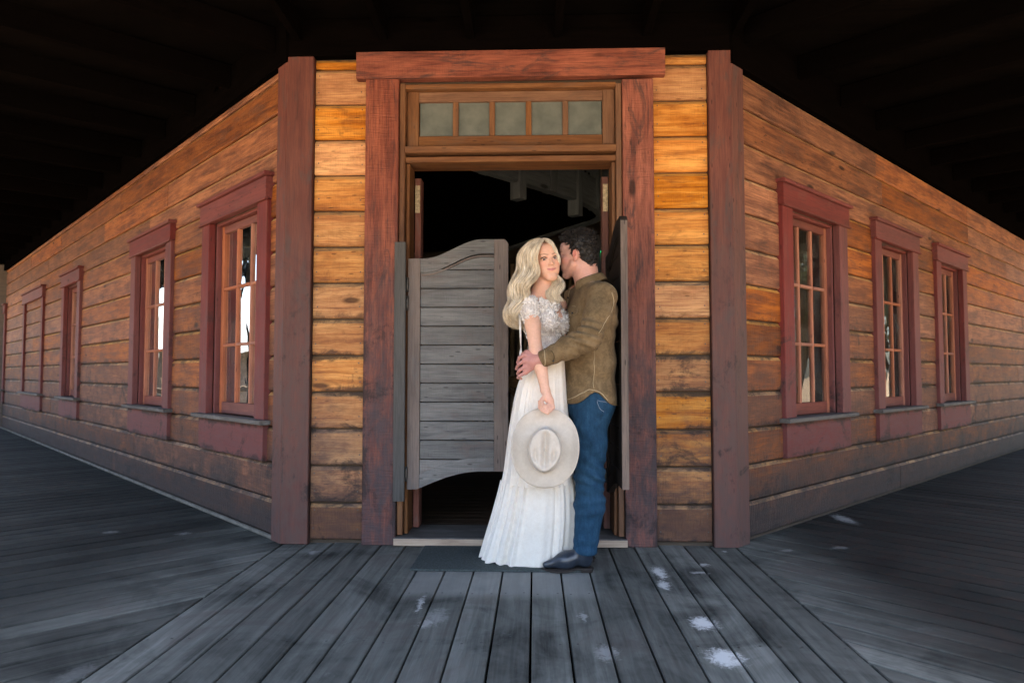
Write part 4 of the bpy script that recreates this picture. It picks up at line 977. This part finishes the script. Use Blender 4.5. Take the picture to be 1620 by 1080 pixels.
# skirt : two tiers of gathered cloth
rows = [(568, 836, 893, .105, 3.725), (590, 826, 894, .13, 3.73), (609, 819, 895, .145, 3.735), (631, 813.5, 897, .155, 3.75), (676, 806, 900, .165, 3.77), (705, 802.5, 902, .17, 3.785), (738, 798.5, 905, .175, 3.80), (762, 794.5, 908, .18, 3.815)]
rows2 = [(758, 793, 909, .188, 3.825), (775, 789.5, 911, .190, 3.845), (814, 779.5, 913, .195, 3.885), (850, 769, 912, .20, 3.93), (880, 760.5, 911, .205, 3.965), (897, 758, 910, .205, 3.975)]
def skirt(name, rows, pleats, amp0, amp1, hem):
    zz = []; L = []; Rr_ = []; D = []; Yc = []
    for py, l, r, d, yc in rows:
        a = P(l, py, yc); b = P(r, py, yc); zz.append(a[2] if py < 895 else .012); L.append(a[0]); Rr_.append(b[0]); D.append(d); Yc.append(yc)
    zz, L, Rr_, D, Yc = map(np.array, (zz, L, Rr_, D, Yc)); nz, nt = 90, 420; t = np.linspace(0, 1, nz); zt = zz[0] + (zz[-1] - zz[0]) * t
    it = lambda A: np.interp(-zt, -zz, A)
    cx = (it(L) + it(Rr_)) / 2; hw = (it(Rr_) - it(L)) / 2; dd = it(D); yc = it(Yc); th = np.linspace(0, 2 * math.pi, nt, endpoint=False)
    TH, TT = np.meshgrid(th, t); ph = 1.7 * np.sin(3 * TH + .5) + 1.1 * np.sin(7 * TH + 1.3)
    drift = .35 * np.sin(2.5 * TT + 3 * TH)
    pl = (np.sin(pleats * TH + ph + drift) * .6 + np.sin(pleats * 2.3 * TH + 2 * ph + 2 * drift) * .3 * (1 - .4 * TT) + np.sin(5 * TH + ph + 1.5 * TT) * .5 * TT)
    am = amp0 + (amp1 - amp0) * TT ** .8; rad = 1 + pl * am
    sq = 2.3
    cxs = np.sign(np.cos(TH)) * np.abs(np.cos(TH)) ** (2 / sq); sns = np.sign(np.sin(TH)) * np.abs(np.sin(TH)) ** (2 / sq)
    X = cx[:, None] + hw[:, None] * cxs * (1 + pl * am * .55); Yv = yc[:, None] + dd[:, None] * sns * rad; Z = zt[:, None] + hem * np.sin(pleats * TH * .5 + ph) * (TT ** 8) + 0 * TH
    Z += .004 * np.sin(9 * TH + 2) * TT
    vs = np.stack([X, Yv, np.maximum(Z, .006)], -1).reshape(-1, 3); idx = np.arange(nz * nt).reshape(nz, nt); A = idx[:-1]; B = idx[1:]
    q = np.stack([A, B, np.roll(B, -1, 1), np.roll(A, -1, 1)], -1).reshape(-1, 4); return gmesh(name, vs, q, M['dress'], wom)
skirt('skirt', rows, 15, .020, .055, 0); skirt('skirt_flounce', rows2, 17, .050, .095, .006)
tubes('waistband', [(np.array([WA + np.array([0, 0, P(0, 571, 3.7)[2] - WA[2]]) + sa * math.cos(a) * .108 + fw * math.sin(a) * .088 for a in np.linspace(0, 6.283, 40)]), [.006] * 40)], M['lace'], wom, 6)

# hair : woman
F = Field((-.05, 3.54, 1.40), (.22, 3.86, 1.80), .0035)
F.ell(wh.p(0, -.026, .036), np.array([.080, .098, .090]) * wh.sc, wh.ax, .01); F.ell(wh.p(0, -.06, -.03), np.array([.074, .06, .10]) * wh.sc, wh.ax, .03)
g = F.grid(); q0 = [(g[0] - wh.O[0]) * wh.ax[i][0] + (g[1] - wh.O[1]) * wh.ax[i][1] + (g[2] - wh.O[2]) * wh.ax[i][2] for i in range(3)]
# open the face: keep behind a hairline surface
hl = .052 + .035 * np.clip((q0[2] - .02) / .06, 0, 1) - 3.5 * np.maximum(np.abs(q0[0]) - .046, 0) * (q0[2] < .07)
F.F = np.maximum(F.F, (q0[1] - .052 - .045 * np.clip((q0[2] - .045) / .03, 0, 1)).astype(np.float32))
vs, qs = F.mesh(); nn = noise3(vs, 160, 5)[:, None]; vs = vs + vnorm(vs, qs) * nn * .0012
wb = wh
gmesh('hair_base', vs, qs, M['blonde_base'], wom)
def hair_sheet(outer, inner, num, m, depth, wav, rad, curl=0, seed=1, front=.0, lean=(.0, 0)):
    r = np.random.default_rng(seed); O = resample([P(*p) for p in outer], m); I = resample([P(*p) for p in inner], m); a = r.uniform(0, 1, num) ; lay = r.uniform(-1, 1, num); t = np.linspace(0, 1, m)
    base = O[None] * (1 - a[:, None, None]) + I[None] * a[:, None, None]
    bul = np.sqrt(np.clip(1 - (2 * a - 1) ** 2, 0, 1)); dpt = np.interp(t, np.linspace(0, 1, len(depth)), depth)
    base = base + np.array([0, 1, 0])[None, None] * (lay * (.35 + .65 * bul))[:, None, None] * dpt[None, :, None]
    cl = np.round(a * 6) + 7 * np.round(lay * 1.5); ph = (np.sin(cl * 1.7) * 1.1 + .22 * r.normal(size=num))[:, None]
    wv = np.interp(t, [0, .25, .6, 1], [0, .35, 1, 1.25])[None] * wav
    fr = 19.0 + .8 * np.sin(cl)[:, None]
    base[..., 0] += wv * np.sin(fr * t[None] + ph * .35 + a[:, None] * 1.5); base[..., 1] += wv * .9 * np.cos(fr * t[None] + ph * .35)
    fl = r.normal(size=(num, 1, 3)) * .0022 * np.interp(t, [0, 1], [.4, 2.2])[None, :, None]; base += fl
    cut = r.uniform(.86, 1.0, num); idx = np.clip((t[None] * cut[:, None]) * (m - 1), 0, m - 1.001); i0 = idx.astype(int); fr_ = (idx - i0)[..., None]; ar = np.arange(num)[:, None]
    S = base[ar, i0] * (1 - fr_) + base[ar, i0 + 1] * fr_
    R = rad * np.interp(t, [0, .05, .75, 1], [.7, 1, 1, .25])[None] * r.uniform(.55, 1.25, (num, 1)); return S, R
y0, y1 = 3.62, 3.66
outer = [(858, 377.5, 3.64), (848, 379, 3.66), (836, 387, 3.69), (826, 400, 3.70), (820, 416, 3.70), (821, 433, 3.69), (815, 449, 3.68), (808, 466, 3.66), (804, 484, 3.66), (804.5, 500, 3.66), (810, 513, 3.66), (818, 520, 3.65)]
inner = [(861, 380, 3.60), (856, 385, 3.585), (853, 397, 3.575), (851, 412, 3.58), (851, 428, 3.585), (846, 446, 3.575), (836, 461, 3.58), (828, 474, 3.57), (823, 488, 3.58), (822, 500, 3.60), (823, 510, 3.62), (821.5, 518, 3.63)]
S1, R1 = hair_sheet(outer, inner, 2300, 44, [.004, .05, .062, .055, .045, .04, .03], .018, .0018, seed=2)
outer = [(859, 377, 3.64), (867, 378.5, 3.645), (875, 384, 3.655), (880.5, 395, 3.655), (883, 410, 3.65), (883, 424, 3.65), (883, 436, 3.65), (889, 449, 3.64), (889.5, 461, 3.63), (887.5, 470, 3.62), (889, 476, 3.62)]
inner = [(861, 380, 3.61), (868, 384, 3.60), (875, 391, 3.605), (879, 402, 3.62), (881, 414, 3.625), (879, 428, 3.645), (873, 440, 3.66), (869.5, 451, 3.655), (867.5, 464, 3.64), (871, 474, 3.63), (878, 480, 3.62)]
S2_, R2 = hair_sheet(outer, inner, 950, 40, [.004, .02, .022, .02, .018, .022, .02], .013, .0017, seed=3)
# crown strands over the top and back
r = np.random.default_rng(4); S3 = []; m = 44
for i in range(500):
    az = r.uniform(-2.7, 2.7); rr = r.uniform(.98, 1.05); pts = []
    for t in np.linspace(0, 1, 8):
        el = math.radians(84 - 100 * t); pts.append(wh.p(.081 * rr * math.cos(el) * math.sin(az), -.026 - .100 * rr * math.cos(el) * math.cos(az), .036 + .091 * rr * math.sin(el)))
    if abs(az) > 2.0: pts = pts[:4]
    e = pts[-1]; 
    S3.append(resample(np.array(pts), m))
S3 = np.array(S3); R3 = np.full(S3.shape[:2], .0022)
strandmesh('hair', S1, R1, M['blonde'], wom); strandmesh('hair', S2_, R2, M['blonde'], wom); strandmesh('hair', S3, R3, M['blonde'], wom)
# fly-away hairs
Sf, Rf = hair_sheet([(p[0] - 3, p[1] - 1.5, p[2]) for p in [(856, 378, 3.64), (840, 383, 3.68), (824, 402, 3.70), (818, 425, 3.70), (812, 450, 3.68), (803, 480, 3.66), (803, 505, 3.66), (814, 523, 3.65)]], [(857, 379, 3.64), (844, 386, 3.68), (829, 404, 3.70), (823, 425, 3.70), (818, 450, 3.68), (808, 480, 3.66), (809, 505, 3.66), (818, 521, 3.65)], 160, 30, [.01, .03, .04, .04], .012, .0008, seed=9)
strandmesh('hair', Sf, Rf, M['blonde'], wom, 3)

# ================================================================== HAT
hat = empty('cowboy_hat', tuple(P(862, 707, 3.44))); tag(hat, 'pale cream felt cowboy hat held by its brim in front of the white skirt', 'hat')
hz = nrm(np.array([-.02, -1, .10])); hx = nrm(np.array([.05, 0, 1.0]) - hz * (np.array([.05, 0, 1.0]) @ hz)); hy = np.cross(hz, hx)
HC = P(862.5, 707.5, 3.475)
nt = 120; th = np.linspace(0, 2 * math.pi, nt, endpoint=False); ringsV = []
def hp(x, y, z): return HC + hx * x + hy * y + hz * z
BX, BY = .201, .182; cX, cY = .112, .083; cx0 = -.012
for rr in np.linspace(1, 0, 12):
    row = []
    for a in th:
        c, s = math.cos(a), math.sin(a); ex = abs(c) ** .92 * (1 if c > 0 else -1); ey = abs(s) ** .92 * (1 if s > 0 else -1)
        x = (BX * rr + cX * (1 - rr)) * c + cx0 * (1 - rr); y = (BY * rr + cY * (1 - rr)) * s
        z = .055 * rr ** 2.2 * abs(s) ** 2.4 - .020 * rr ** 2 * abs(c) ** 3
        y -= .016 * rr ** 2 * math.copysign(1, s) * abs(s) ** 3
        row.append(hp(x, y, z))
    ringsV.append(row)
CHt = .105
def crown_top(u, v):   # u long, v cross in [-1,1]
    dent = .034 * math.exp(-(v / .22) ** 2) * (1 - .35 * max(u, 0) ** 2) * (1 - math.exp(-((u + 1.1) / .5) ** 2) * .5) + .024 * math.exp(-((abs(v) - .62) / .16) ** 2) * math.exp(-((u + .42) / .42) ** 2)
    return dent
for t in np.linspace(.06, 1, 9):
    row = []
    for a in th:
        c, s = math.cos(a), math.sin(a); tap = 1 - .13 * t ** 1.5 ; pin = 1 - .22 * t * max(-c, 0) ** 1.5
        row.append(hp(cx0 + cX * c * tap, cY * s * tap * pin, CHt * (math.sin(t * math.pi / 2) ** .8) * (1 - .10 * c * -1 * t * 0)))
    ringsV.append(row)
for q in np.linspace(.9, .02, 12):
    row = []
    for a in th:
        c, s = math.cos(a), math.sin(a); pin = 1 - .22 * max(-c, 0) ** 1.5; fall = min(1, (1 - q) / .25); fall = fall * fall * (3 - 2 * fall)
        row.append(hp(cx0 + cX * .87 * c * q, cY * .87 * s * q * pin, CHt + .008 * (1 - q) ** .5 - crown_top(c * q, s * q * pin) * fall))
    ringsV.append(row)
vs = np.array(ringsV).reshape(-1, 3); nr = len(ringsV); idx = np.arange(nr * nt).reshape(nr, nt); A = idx[:-1]; B = idx[1:]
ho = gmesh('felt_body', vs, np.stack([A, np.roll(A, -1, 1), np.roll(B, -1, 1), B], -1).reshape(-1, 4), M['felt'], hat)
md = ho.modifiers.new('thick', 'SOLIDIFY'); md.thickness = .0028; md.offset = -1
tubes('hat_band', [(np.array([hp(cx0 + (cX + .001) * math.cos(a), (cY + .001) * math.sin(a), .012) for a in np.linspace(0, 6.283, 60)]), [.0032] * 60)], M['felt'], hat, 6)
for (px, py) in ((841, 692), (840.2, 696), (837.5, 702), (835.5, 710)):
    c = P(px, py, 3.47); rel = c - HC; z_ = .006; c = HC + hx * (rel @ hx) + hy * (rel @ hy) + hz * z_; tubes('hat_pin', [([c, c + hz * .004], [.0032, .002])], M['stud'], hat, 8)

# ================================================================== MAN
man = empty('person', (.32, 3.78, 0)); tag(man, 'dark haired man in an olive suede shirt and blue jeans kissing her temple', 'person')
mf = nrm((-.93, .28, -.06)); mh = Head(P(913, 404.5, 3.775), mf, (-.10, 0, 1), 1.0)
mfw = nrm((-.955, -.295, 0)); msa = np.array([-mfw[1], mfw[0], 0])   # towards his left (near) side
msa = nrm(msa if msa[1] < 0 else -msa); mt = np.array([msa, mfw, up])
mC, mB, mH = P(936.5, 505, 3.76), P(932, 572, 3.765), P(931, 632, 3.77)
mNB = P(931, 449, 3.77)
mSL, mSR = P(952, 470, 3.585), P(915, 468, 3.95)
mEL, mWL = P(931, 536, 3.425), P(858, 568, 3.49)
mER, mWR = P(893, 545, 3.99), P(848, 560, 3.93)
def mtorso(F, g=0, k=.04):
    F.ell(mC + up * .03, (.185 + g, .112 + g, .13 + g), mt, k); F.ell(mC - up * .06 + mfw * .01, (.165 + g, .115 + g, .15 + g), mt, k)
    F.ell(mB, (.150 + g, .108 + g, .14 + g), mt, k); F.ell(mH - up * .0 - mfw * .01, (.160 + g, .112 + g, .12 + g), mt, k)
    F.cap(mNB - up * .035 + msa * .03, mSL - up * .0, .055 + g, .062 + g, k); F.cap(mNB - up * .035 - msa * .03, mSR, .055 + g, .062 + g, k)
def marm(F, g=0, k=.025):
    F.chain([mSL, (mSL + mEL) / 2 + np.array([.012, 0, .01]), mEL], [.062 + g, .056 + g, .047 + g], k); F.chain([mEL, mEL * .6 + mWL * .4, mWL], [.047 + g, .045 + g, .031 + g], k)
    F.chain([mSR, mER, mWR], [.06 + g, .047 + g, .03 + g], k)
mHL, mKL, mAL = P(935, 660, 3.70), P(932.5, 752, 3.69), P(925.5, 868, 3.725)
mHR, mKR, mAR = P(934, 660, 3.88), P(929, 752, 3.895), P(927, 850, 3.93)
def mlegs(F, g=0, gl=0, k=.03):
    for h, kn2, an2 in ((mHL, mKL, mAL), (mHR, mKR, mAR)):
        F.chain([h, (h + kn2) / 2, kn2], [.085 + g, .074 + g, .058 + g + gl * .4], k); F.chain([kn2, kn2 * .6 + an2 * .4 + np.array([.012, 0, 0]), an2], [.058 + g + gl * .4, .056 + g + gl * .7, .040 + g + gl], k)
F = Field((-.13, 3.34, -.01), (.56, 4.12, 1.86), .0034)
mtorso(F); marm(F); mlegs(F)
F.cap(mNB - up * .03, mh.p(0, -.018, -.07), .062, .058, .03); F.cap(mNB - up * .02 - mfw*.01, mh.p(0, -.05, -.04), .055, .055, .03); mh.build(F, True)
near_sgn = -1 if (mh.r @ np.array([0, -1, 0])) < 0 else 1
mh.ear(F, near_sgn); mh.ear(F, -near_sgn)
for an2 in (mAL, mAR): F.cap(an2 - up * .02, np.array([an2[0] - .10, an2[1], .052]), .034, .018, .02)
# his left hand on her back
WRv = mWL; K = P(829, 573.5, 3.50)
F.cap(WRv, P(842, 571, 3.495), .029, .027, .02)
for i in range(4):
    k0 = P(829.5 + abs(i - 1) * 1.2, 561.5 + i * 9.2, 3.497 + .006 * i); F.cap(P(845, 566 + i * 3.6, 3.50), k0, .0185, .0118, .014)
    tipx = [819.5, 817.5, 819.5, 820][i]; ty = [573, 583, 591, 597][i]
    k1 = P(820.5 + [1.5, 0, 1, 2][i], [565, 575.5, 585.5, 594][i], 3.512 + .004 * i); k2 = P(tipx - .5, ty, 3.545 + .004 * i); k3 = P(tipx + 4.5, ty + 2, 3.565)
    F.cap(k0, k1, .0102, .0092, .004); F.cap(k1, k2, .0090, .0080, .0015); F.cap(k2, k3, .0080, .0068, .0015)
F.cap(P(846, 561, 3.50), P(833, 556.5, 3.51), .014, .011, .01); F.cap(P(833, 556.5, 3.51), P(826, 561, 3.535), .0108, .009, .004)
vs, qs = F.mesh(); col = mh.colors(vs, (.58, .33, .26), True)
dh = np.linalg.norm(vs - P(833, 575, 3.51), axis=1)[:, None]; w_ = np.exp(-(dh / .12) ** 4) * .75; col = col * (1 - w_) + np.array([.45, .20, .19]) * w_
dn = np.linalg.norm(vs - P(925, 435, 3.72), axis=1)[:, None]; w_ = np.exp(-(dn / .06) ** 2) * .4; col = col * (1 - w_) + np.array([.53, .235, .19]) * w_
gmesh('body', vs, qs, M['skin'], man, col); mh.eyes(man)
# shirt
F = Field((-.12, 3.32, .78), (.56, 4.12, 1.56), .0042); mtorso(F, .012, .05); marm(F, .012, .03)
g = F.grid()
# loose cloth below the chest
F.ell(mB + mfw * -.005 - up * .03, (.172, .124, .20), mt, .06); F.ell(mH + up * .0, (.176, .122, .16), mt, .06)
side = (g[0] - mH[0]) * mfw[0] + (g[1] - mH[1]) * mfw[1]
zh = P(0, 640, 3.65)[2] + .072 * np.exp(-((side - .028) / .060) ** 2)
F.F = np.maximum(F.F, (zh - g[2]).astype(np.float32))
# neck opening
nb2 = mNB; F.F = np.maximum(F.F, ((g[2] - (nb2[2] + .0)) * .9 + ((g[0] - nb2[0]) * mfw[0] + (g[1] - nb2[1]) * mfw[1]) * .22).astype(np.float32))
# cuff
ca = nrm(mWL - mEL); cut_ = (g[0] - mWL[0]) * ca[0] + (g[1] - mWL[1]) * ca[1] + (g[2] - mWL[2]) * ca[2]
reg = (g[0] < mWL[0] + .03) & (g[1] < 3.60); F.F = np.where(reg, np.maximum(F.F, cut_ - .004), F.F).astype(np.float32)
vs, qs = F.mesh(); N = vnorm(vs, qs)
d = np.zeros(len(vs))
def crease(c, axis, amp, wid, ln, freq, ph=0):
    global d
    rel = vs - c; a = rel @ nrm(axis); rest = np.linalg.norm(rel, axis=1); d += amp * np.sin(a * freq + ph + 6 * noise3(vs, 6, 8)) * np.exp(-(rest / ln) ** 2) * 1.5
crease(mEL + np.array([-.02, 0, .02]), (.35, 0, 1), .0055, .1, .085, 150); crease(mEL * .5 + mWL * .5, (.95, 0, -.5), .0030, .1, .08, 120)
crease(mSL + np.array([.0, 0, -.09]), (.9, .2, .6), .0035, .1, .10, 85); crease(mB + msa * .1, (.5, 0, 1), .0040, .1, .16, 52); crease(mC + msa * .05 - mfw * .08, (.3, 0, 1), .003, .1, .13, 70, 1); crease(mH, (1, 0, .1), .004, .1, .12, 70)
d += .0016 * noise3(vs, 28, 9)
vs2 = vs + N * d[:, None]; gmesh('shirt', vs2, qs, M['suede'], man)
shirt_v, shirt_n = vs2, N
def onshirt(px, py, out=.002):
    """point on the near surface of the shirt along a sight line"""
    a = CAMP; dd = nrm(P(px, py, 3.6) - a); rel = shirt_v - a; t = rel @ dd; dist = np.linalg.norm(rel - t[:, None] * dd, axis=1); ok = np.where(dist < .008)[0]
    i = ok[np.argmin(t[ok])] if len(ok) else np.argmin(dist); return shirt_v[i] + shirt_n[i] * out
def seam(name, pts, r, mat, n=16):
    pp = np.array(pts, float); s = np.linspace(0, len(pp) - 1, n); xs = np.interp(s, range(len(pp)), pp[:, 0]); ys = np.interp(s, range(len(pp)), pp[:, 1])
    c = np.array([onshirt(a, b, .0008) for a, b in zip(xs, ys)]); c[1:-1] = (c[:-2] + c[1:-1] + c[2:]) / 3; tubes(name, [(c, [r] * n)], mat, man, 5)
seam('seam', [(941, 552), (939.5, 580), (938.5, 612)], .0016, M['suede_edge']); seam('seam', [(970, 462), (974, 476), (970, 492), (960, 508), (949, 528)], .0018, M['suede_edge'])
seam('hem', [(895, 633), (905, 629), (918, 621), (930, 615.5), (942, 615), (953, 622), (962, 635)], .0024, M['suede_edge'], 26)
seam('cuff_seam', [(872, 552.5), (876, 566), (875.5, 578)], .0018, M['suede_dark'], 8); seam('cuff_edge', [(859.5, 551), (860.5, 565), (862.5, 580)], .0026, M['suede_edge'], 8)
seam('placket', [(901, 452), (897, 468), (895.5, 490), (893.5, 525)], .0020, M['suede_edge'], 14)
# pocket flap and snaps
pf_ = [onshirt(a, b, .004) for a, b in ((896.5, 483), (911.5, 483.5), (911.5, 494), (904, 499), (896.5, 495))]
ctr = sum(pf_) / 5; 
vsP = [tuple(p - ctr) for p in pf_] + [tuple(p - ctr + np.array([0, .006, 0])) for p in pf_]
fix_normals(meshobj('pocket_flap', vsP, [(0, 1, 2, 3, 4), (9, 8, 7, 6, 5)] + [(i, (i + 1) % 5, 5 + (i + 1) % 5, 5 + i) for i in range(5)], M['suede'], man, Matrix.Translation(ctr)))
seam('pocket_edge', [(896.5, 483), (911.5, 483.5), (911.5, 494), (904, 499), (896.5, 495)], .0013, M['suede_edge'], 18)
for px, py in ((904, 494.5), (875, 572.5), (897, 470), (895.5, 489)):
    c = onshirt(px, py, .003); tubes('snap', [([c - np.array([0, 0, 0]), c + np.array([0, -.004, 0])], [.0055, .0045])], M['stud'], man, 10)
# collar : stand and fold
cv = []; nC = 40
cu = nrm(np.array([-.30, -.02, 1.0])); ce1 = nrm(np.cross(cu, np.array([0, 1, 0]))) ; ce2 = np.cross(cu, ce1)
# ce1 ~ along x; front at -x
cc = mNB + up * .008 + np.array([.006, 0, 0]); prof = [(0, -.012), (-.001, .016), (.006, .031), (.014, .030), (.022, .012), (.031, -.012)]
for i in range(nC):
    a = -2.65 + 5.3 * i / (nC - 1); ext = 1 + .35 * (abs(a) / 2.65) ** 6
    rad = np.array([math.cos(a), math.sin(a)]); front = (abs(a) / 2.65) ** 3
    for r_, z_ in prof:
        R0 = .0615 + r_ * (1 + .2 * front)
        cv.append(cc + (ce1 * (1 if ce1[0] > 0 else -1)) * rad[0] * R0 * 1.06 + ce2 * rad[1] * R0 + cu * (z_ * (1.05 - .25 * front) if z_ > 0 else z_ * (1 + 1.3 * front)))
k = len(prof); cq = [(i * k + j, (i + 1) * k + j, (i + 1) * k + j + 1, i * k + j + 1) for i in range(nC - 1) for j in range(k - 1)]
co = gmesh('collar', np.array(cv), np.array(cq), M['suede'], man); m1 = co.modifiers.new('thick', 'SOLIDIFY'); m1.thickness = .0035; m1.offset = 0; m2 = co.modifiers.new('smooth', 'SUBSURF'); m2.levels = 1; m2.render_levels = 1
# jeans
F = Field((.02, 3.5, .05), (.52, 4.1, 1.06), .0042)
F.ell(mH - up * .02 - mfw * .01, (.170, .122, .13), mt, .05); mtorso(F, .007); mlegs(F, .010, .014, .035)
g = F.grid(); F.F = np.maximum(F.F, (g[2] - 1.02).astype(np.float32)); F.F = np.maximum(F.F, (P(0, 872, 3.66)[2] - g[2]).astype(np.float32))
vs, qs = F.mesh(); N = vnorm(vs, qs); d = np.zeros(len(vs)); z = vs[:, 2]
kz = mKL[2]
for (zc, amp, frq, wd, sl) in ((kz + .02, .0050, 105, .10, .35), (kz - .13, .0040, 80, .13, -.3), (.13, .0035, 95, .07, .15), (mHL[2] - .05, .0040, 75, .08, .6), (kz + .2, .003, 60, .1, .5)):
    d += amp * np.sin((z + vs[:, 0] * sl + vs[:, 1] * .2) * frq + 4 * noise3(vs, 7, 11)) * np.exp(-((z - zc) / wd) ** 2) * (.6 + .5 * noise3(vs, 12, 12))
d += .0012 * noise3(vs, 30, 13); vs = vs + N * d[:, None]; gmesh('jeans', vs, qs, M['denim'], man); shirt_v, shirt_n = vs, N
M['thread'] = simple('denim_thread', (.22, .25, .30), .8, .2)
0 and seam('jeans_seam', [(929.5, 622), (928, 660), (927.5, 700)], .0012, M['thread'], 14)
seam('pocket_seam', [(945, 632), (948, 640), (951, 648), (957, 652)], .0013, M['thread'], 10); seam('pocket_seam', [(947, 632), (956, 634.5), (962, 638)], .0012, M['thread'], 8)
0 and seam('jeans_hem', [(906.5, 869), (915, 871), (927, 872), (938, 871), (944.5, 869)], .0022, M['denim'], 12)
# boots
for nm, A_ in (('boot', mAL), ('boot', mAR)):
    by = A_[1] - .01; hx_ = P(939, 895, by)[0] if A_ is mAL else A_[0] + .05; tx = hx_ - .275
    F = Field((tx - .04, by - .09, -.004), (hx_ + .05, by + .09, .34), .0034)
    F.cap((hx_ - .045, by, .31), (hx_ - .045, by, .13), .052, .046, .02); F.cap((hx_ - .045, by, .13), (hx_ - .042, by, .060), .046, .036, .03)
    F.cap((hx_ - .06, by, .085), (hx_ - .15, by - .002, .060), .040, .038, .03); F.cap((hx_ - .145, by, .058), (tx + .022, by - .004, .036), .041, .0165, .04)
    g = F.grid(); F.F = np.maximum(F.F, (.020 - g[2] + 0 * g[0]).astype(np.float32)); bv, bq = F.mesh(); bt = gmesh(nm, bv, bq, M['boot'], man)
    # sole outline and heel
    ol = [(-.275, 0), (-.262, .016), (-.225, .030), (-.18, .040), (-.13, .038), (-.09, .029), (-.05, .032), (-.012, .030), (0, .014), (0, -.014), (-.012, -.030), (-.05, -.032), (-.09, -.030), (-.13, -.042), (-.18, -.045), (-.225, -.036), (-.262, -.018)]
    zz_ = lambda x: .010 + .014 * min(1, max(0, (x + .15) / .06)) + .010 * max(0, (-x - .20) / .075) ** 2
    n = len(ol); sv = [(hx_ + a, by + b, zz_(a) - .008) for a, b in ol] + [(hx_ + a, by + b, zz_(a)) for a, b in ol]
    cS = V((hx_ - .13, by, 0)); fix_normals(meshobj('sole', [V(q) - cS for q in sv], [tuple(range(n))[::-1], tuple(range(n, 2 * n))] + [(i, (i + 1) % n, n + (i + 1) % n, n + i) for i in range(n)], M['sole'], bt, Matrix.Translation(cS)))
    hl_ = [(-.070, .028), (-.010, .027), (-.001, .012), (-.001, -.012), (-.010, -.027), (-.070, -.028)]; n = 6
    hv = [(hx_ + a * .9 - .004, by + b * .88, .001) for a, b in hl_] + [(hx_ + a, by + b, .0235) for a, b in hl_]
    fix_normals(meshobj('heel', [V(q) - cS for q in hv], [tuple(range(n))[::-1], tuple(range(n, 2 * n))] + [(i, (i + 1) % n, n + (i + 1) % n, n + i) for i in range(n)], M['sole'], bt, Matrix.Translation(cS)))
# hair : man
F = Field(mh.O - .16, mh.O + .17, .0032)
F.ell(mh.p(0, -.024, .040), np.array([.079, .098, .090]), mh.ax, .01); F.ell(mh.p(0, -.062, -.02), np.array([.062, .05, .075]), mh.ax, .02)
F.ell(mh.p(0, .030, .092), np.array([.056, .058, .042]), mh.ax, .02); F.ell(mh.p(0, -.03, .075), np.array([.07, .08, .062]), mh.ax, .02)
g = F.grid(); q0 = [(g[0] - mh.O[0]) * mh.ax[i][0] + (g[1] - mh.O[1]) * mh.ax[i][1] + (g[2] - mh.O[2]) * mh.ax[i][2] for i in range(3)]
lim = .002 + .062 * np.clip((q0[2] - .040) / .045, 0, 1)          # hairline: forward edge
ear = -(np.sqrt((q0[1] + .006) ** 2 + ((q0[2] + .004) * .8) ** 2) - .026)
ear = np.where(np.abs(q0[0]) > .05, ear, -1)
bot = -(q0[2] + .020 + np.clip(-q0[1] - .02, 0, .06) * 1.0)
F.F = np.maximum(np.maximum(F.F, q0[1] - lim), np.maximum(ear, bot)).astype(np.float32)
# side burn
F.cap(mh.p(near_sgn * .069, .008, .03), mh.p(near_sgn * .069, .010, -.006), .009, .006, .006)
vs, qs = F.mesh(); N = vnorm(vs, qs); vs = vs + N * (.003 * noise3(vs, 95, 21) + .0015 * noise3(vs, 210, 22))[:, None]
gmesh('hair_base', vs, qs, M['dark_base'], man)
r = np.random.default_rng(31); sel = r.choice(len(vs), 1500); qv = mh.loc(vs[sel]); S = []; m = 14
for p, n, q in zip(vs[sel], N[sel], qv):
    if (N is None): continue
    L = r.uniform(.012, .030) * (1.0 if q[2] > .03 else .45); flow = nrm(-mh.f * .3 + r.normal(size=3) * .7 - up * .25 + (mh.f * .9 if q[1] > .02 else 0)); flow = nrm(flow - n * (flow @ n) * .7); bn = np.cross(n, flow); ph = r.uniform(0, 6.28); cr = r.uniform(.003, .006) * (1 if q[2] > .02 else .4); t = np.linspace(0, 1, m)[:, None]
    S.append(p - n * .003 + flow * L * t + n * (.004 + L * .35 * np.sin(t * 2.2)) + (bn * np.cos(ph + t * 9) + n * np.sin(ph + t * 9)) * cr * t)
S = np.array(S); R = np.full(S.shape[:2], 1) * np.linspace(.0021, .0008, m)[None] * r.uniform(.7, 1.2, (len(S), 1)); strandmesh('hair', S, R, M['dark_hair'], man, 4)
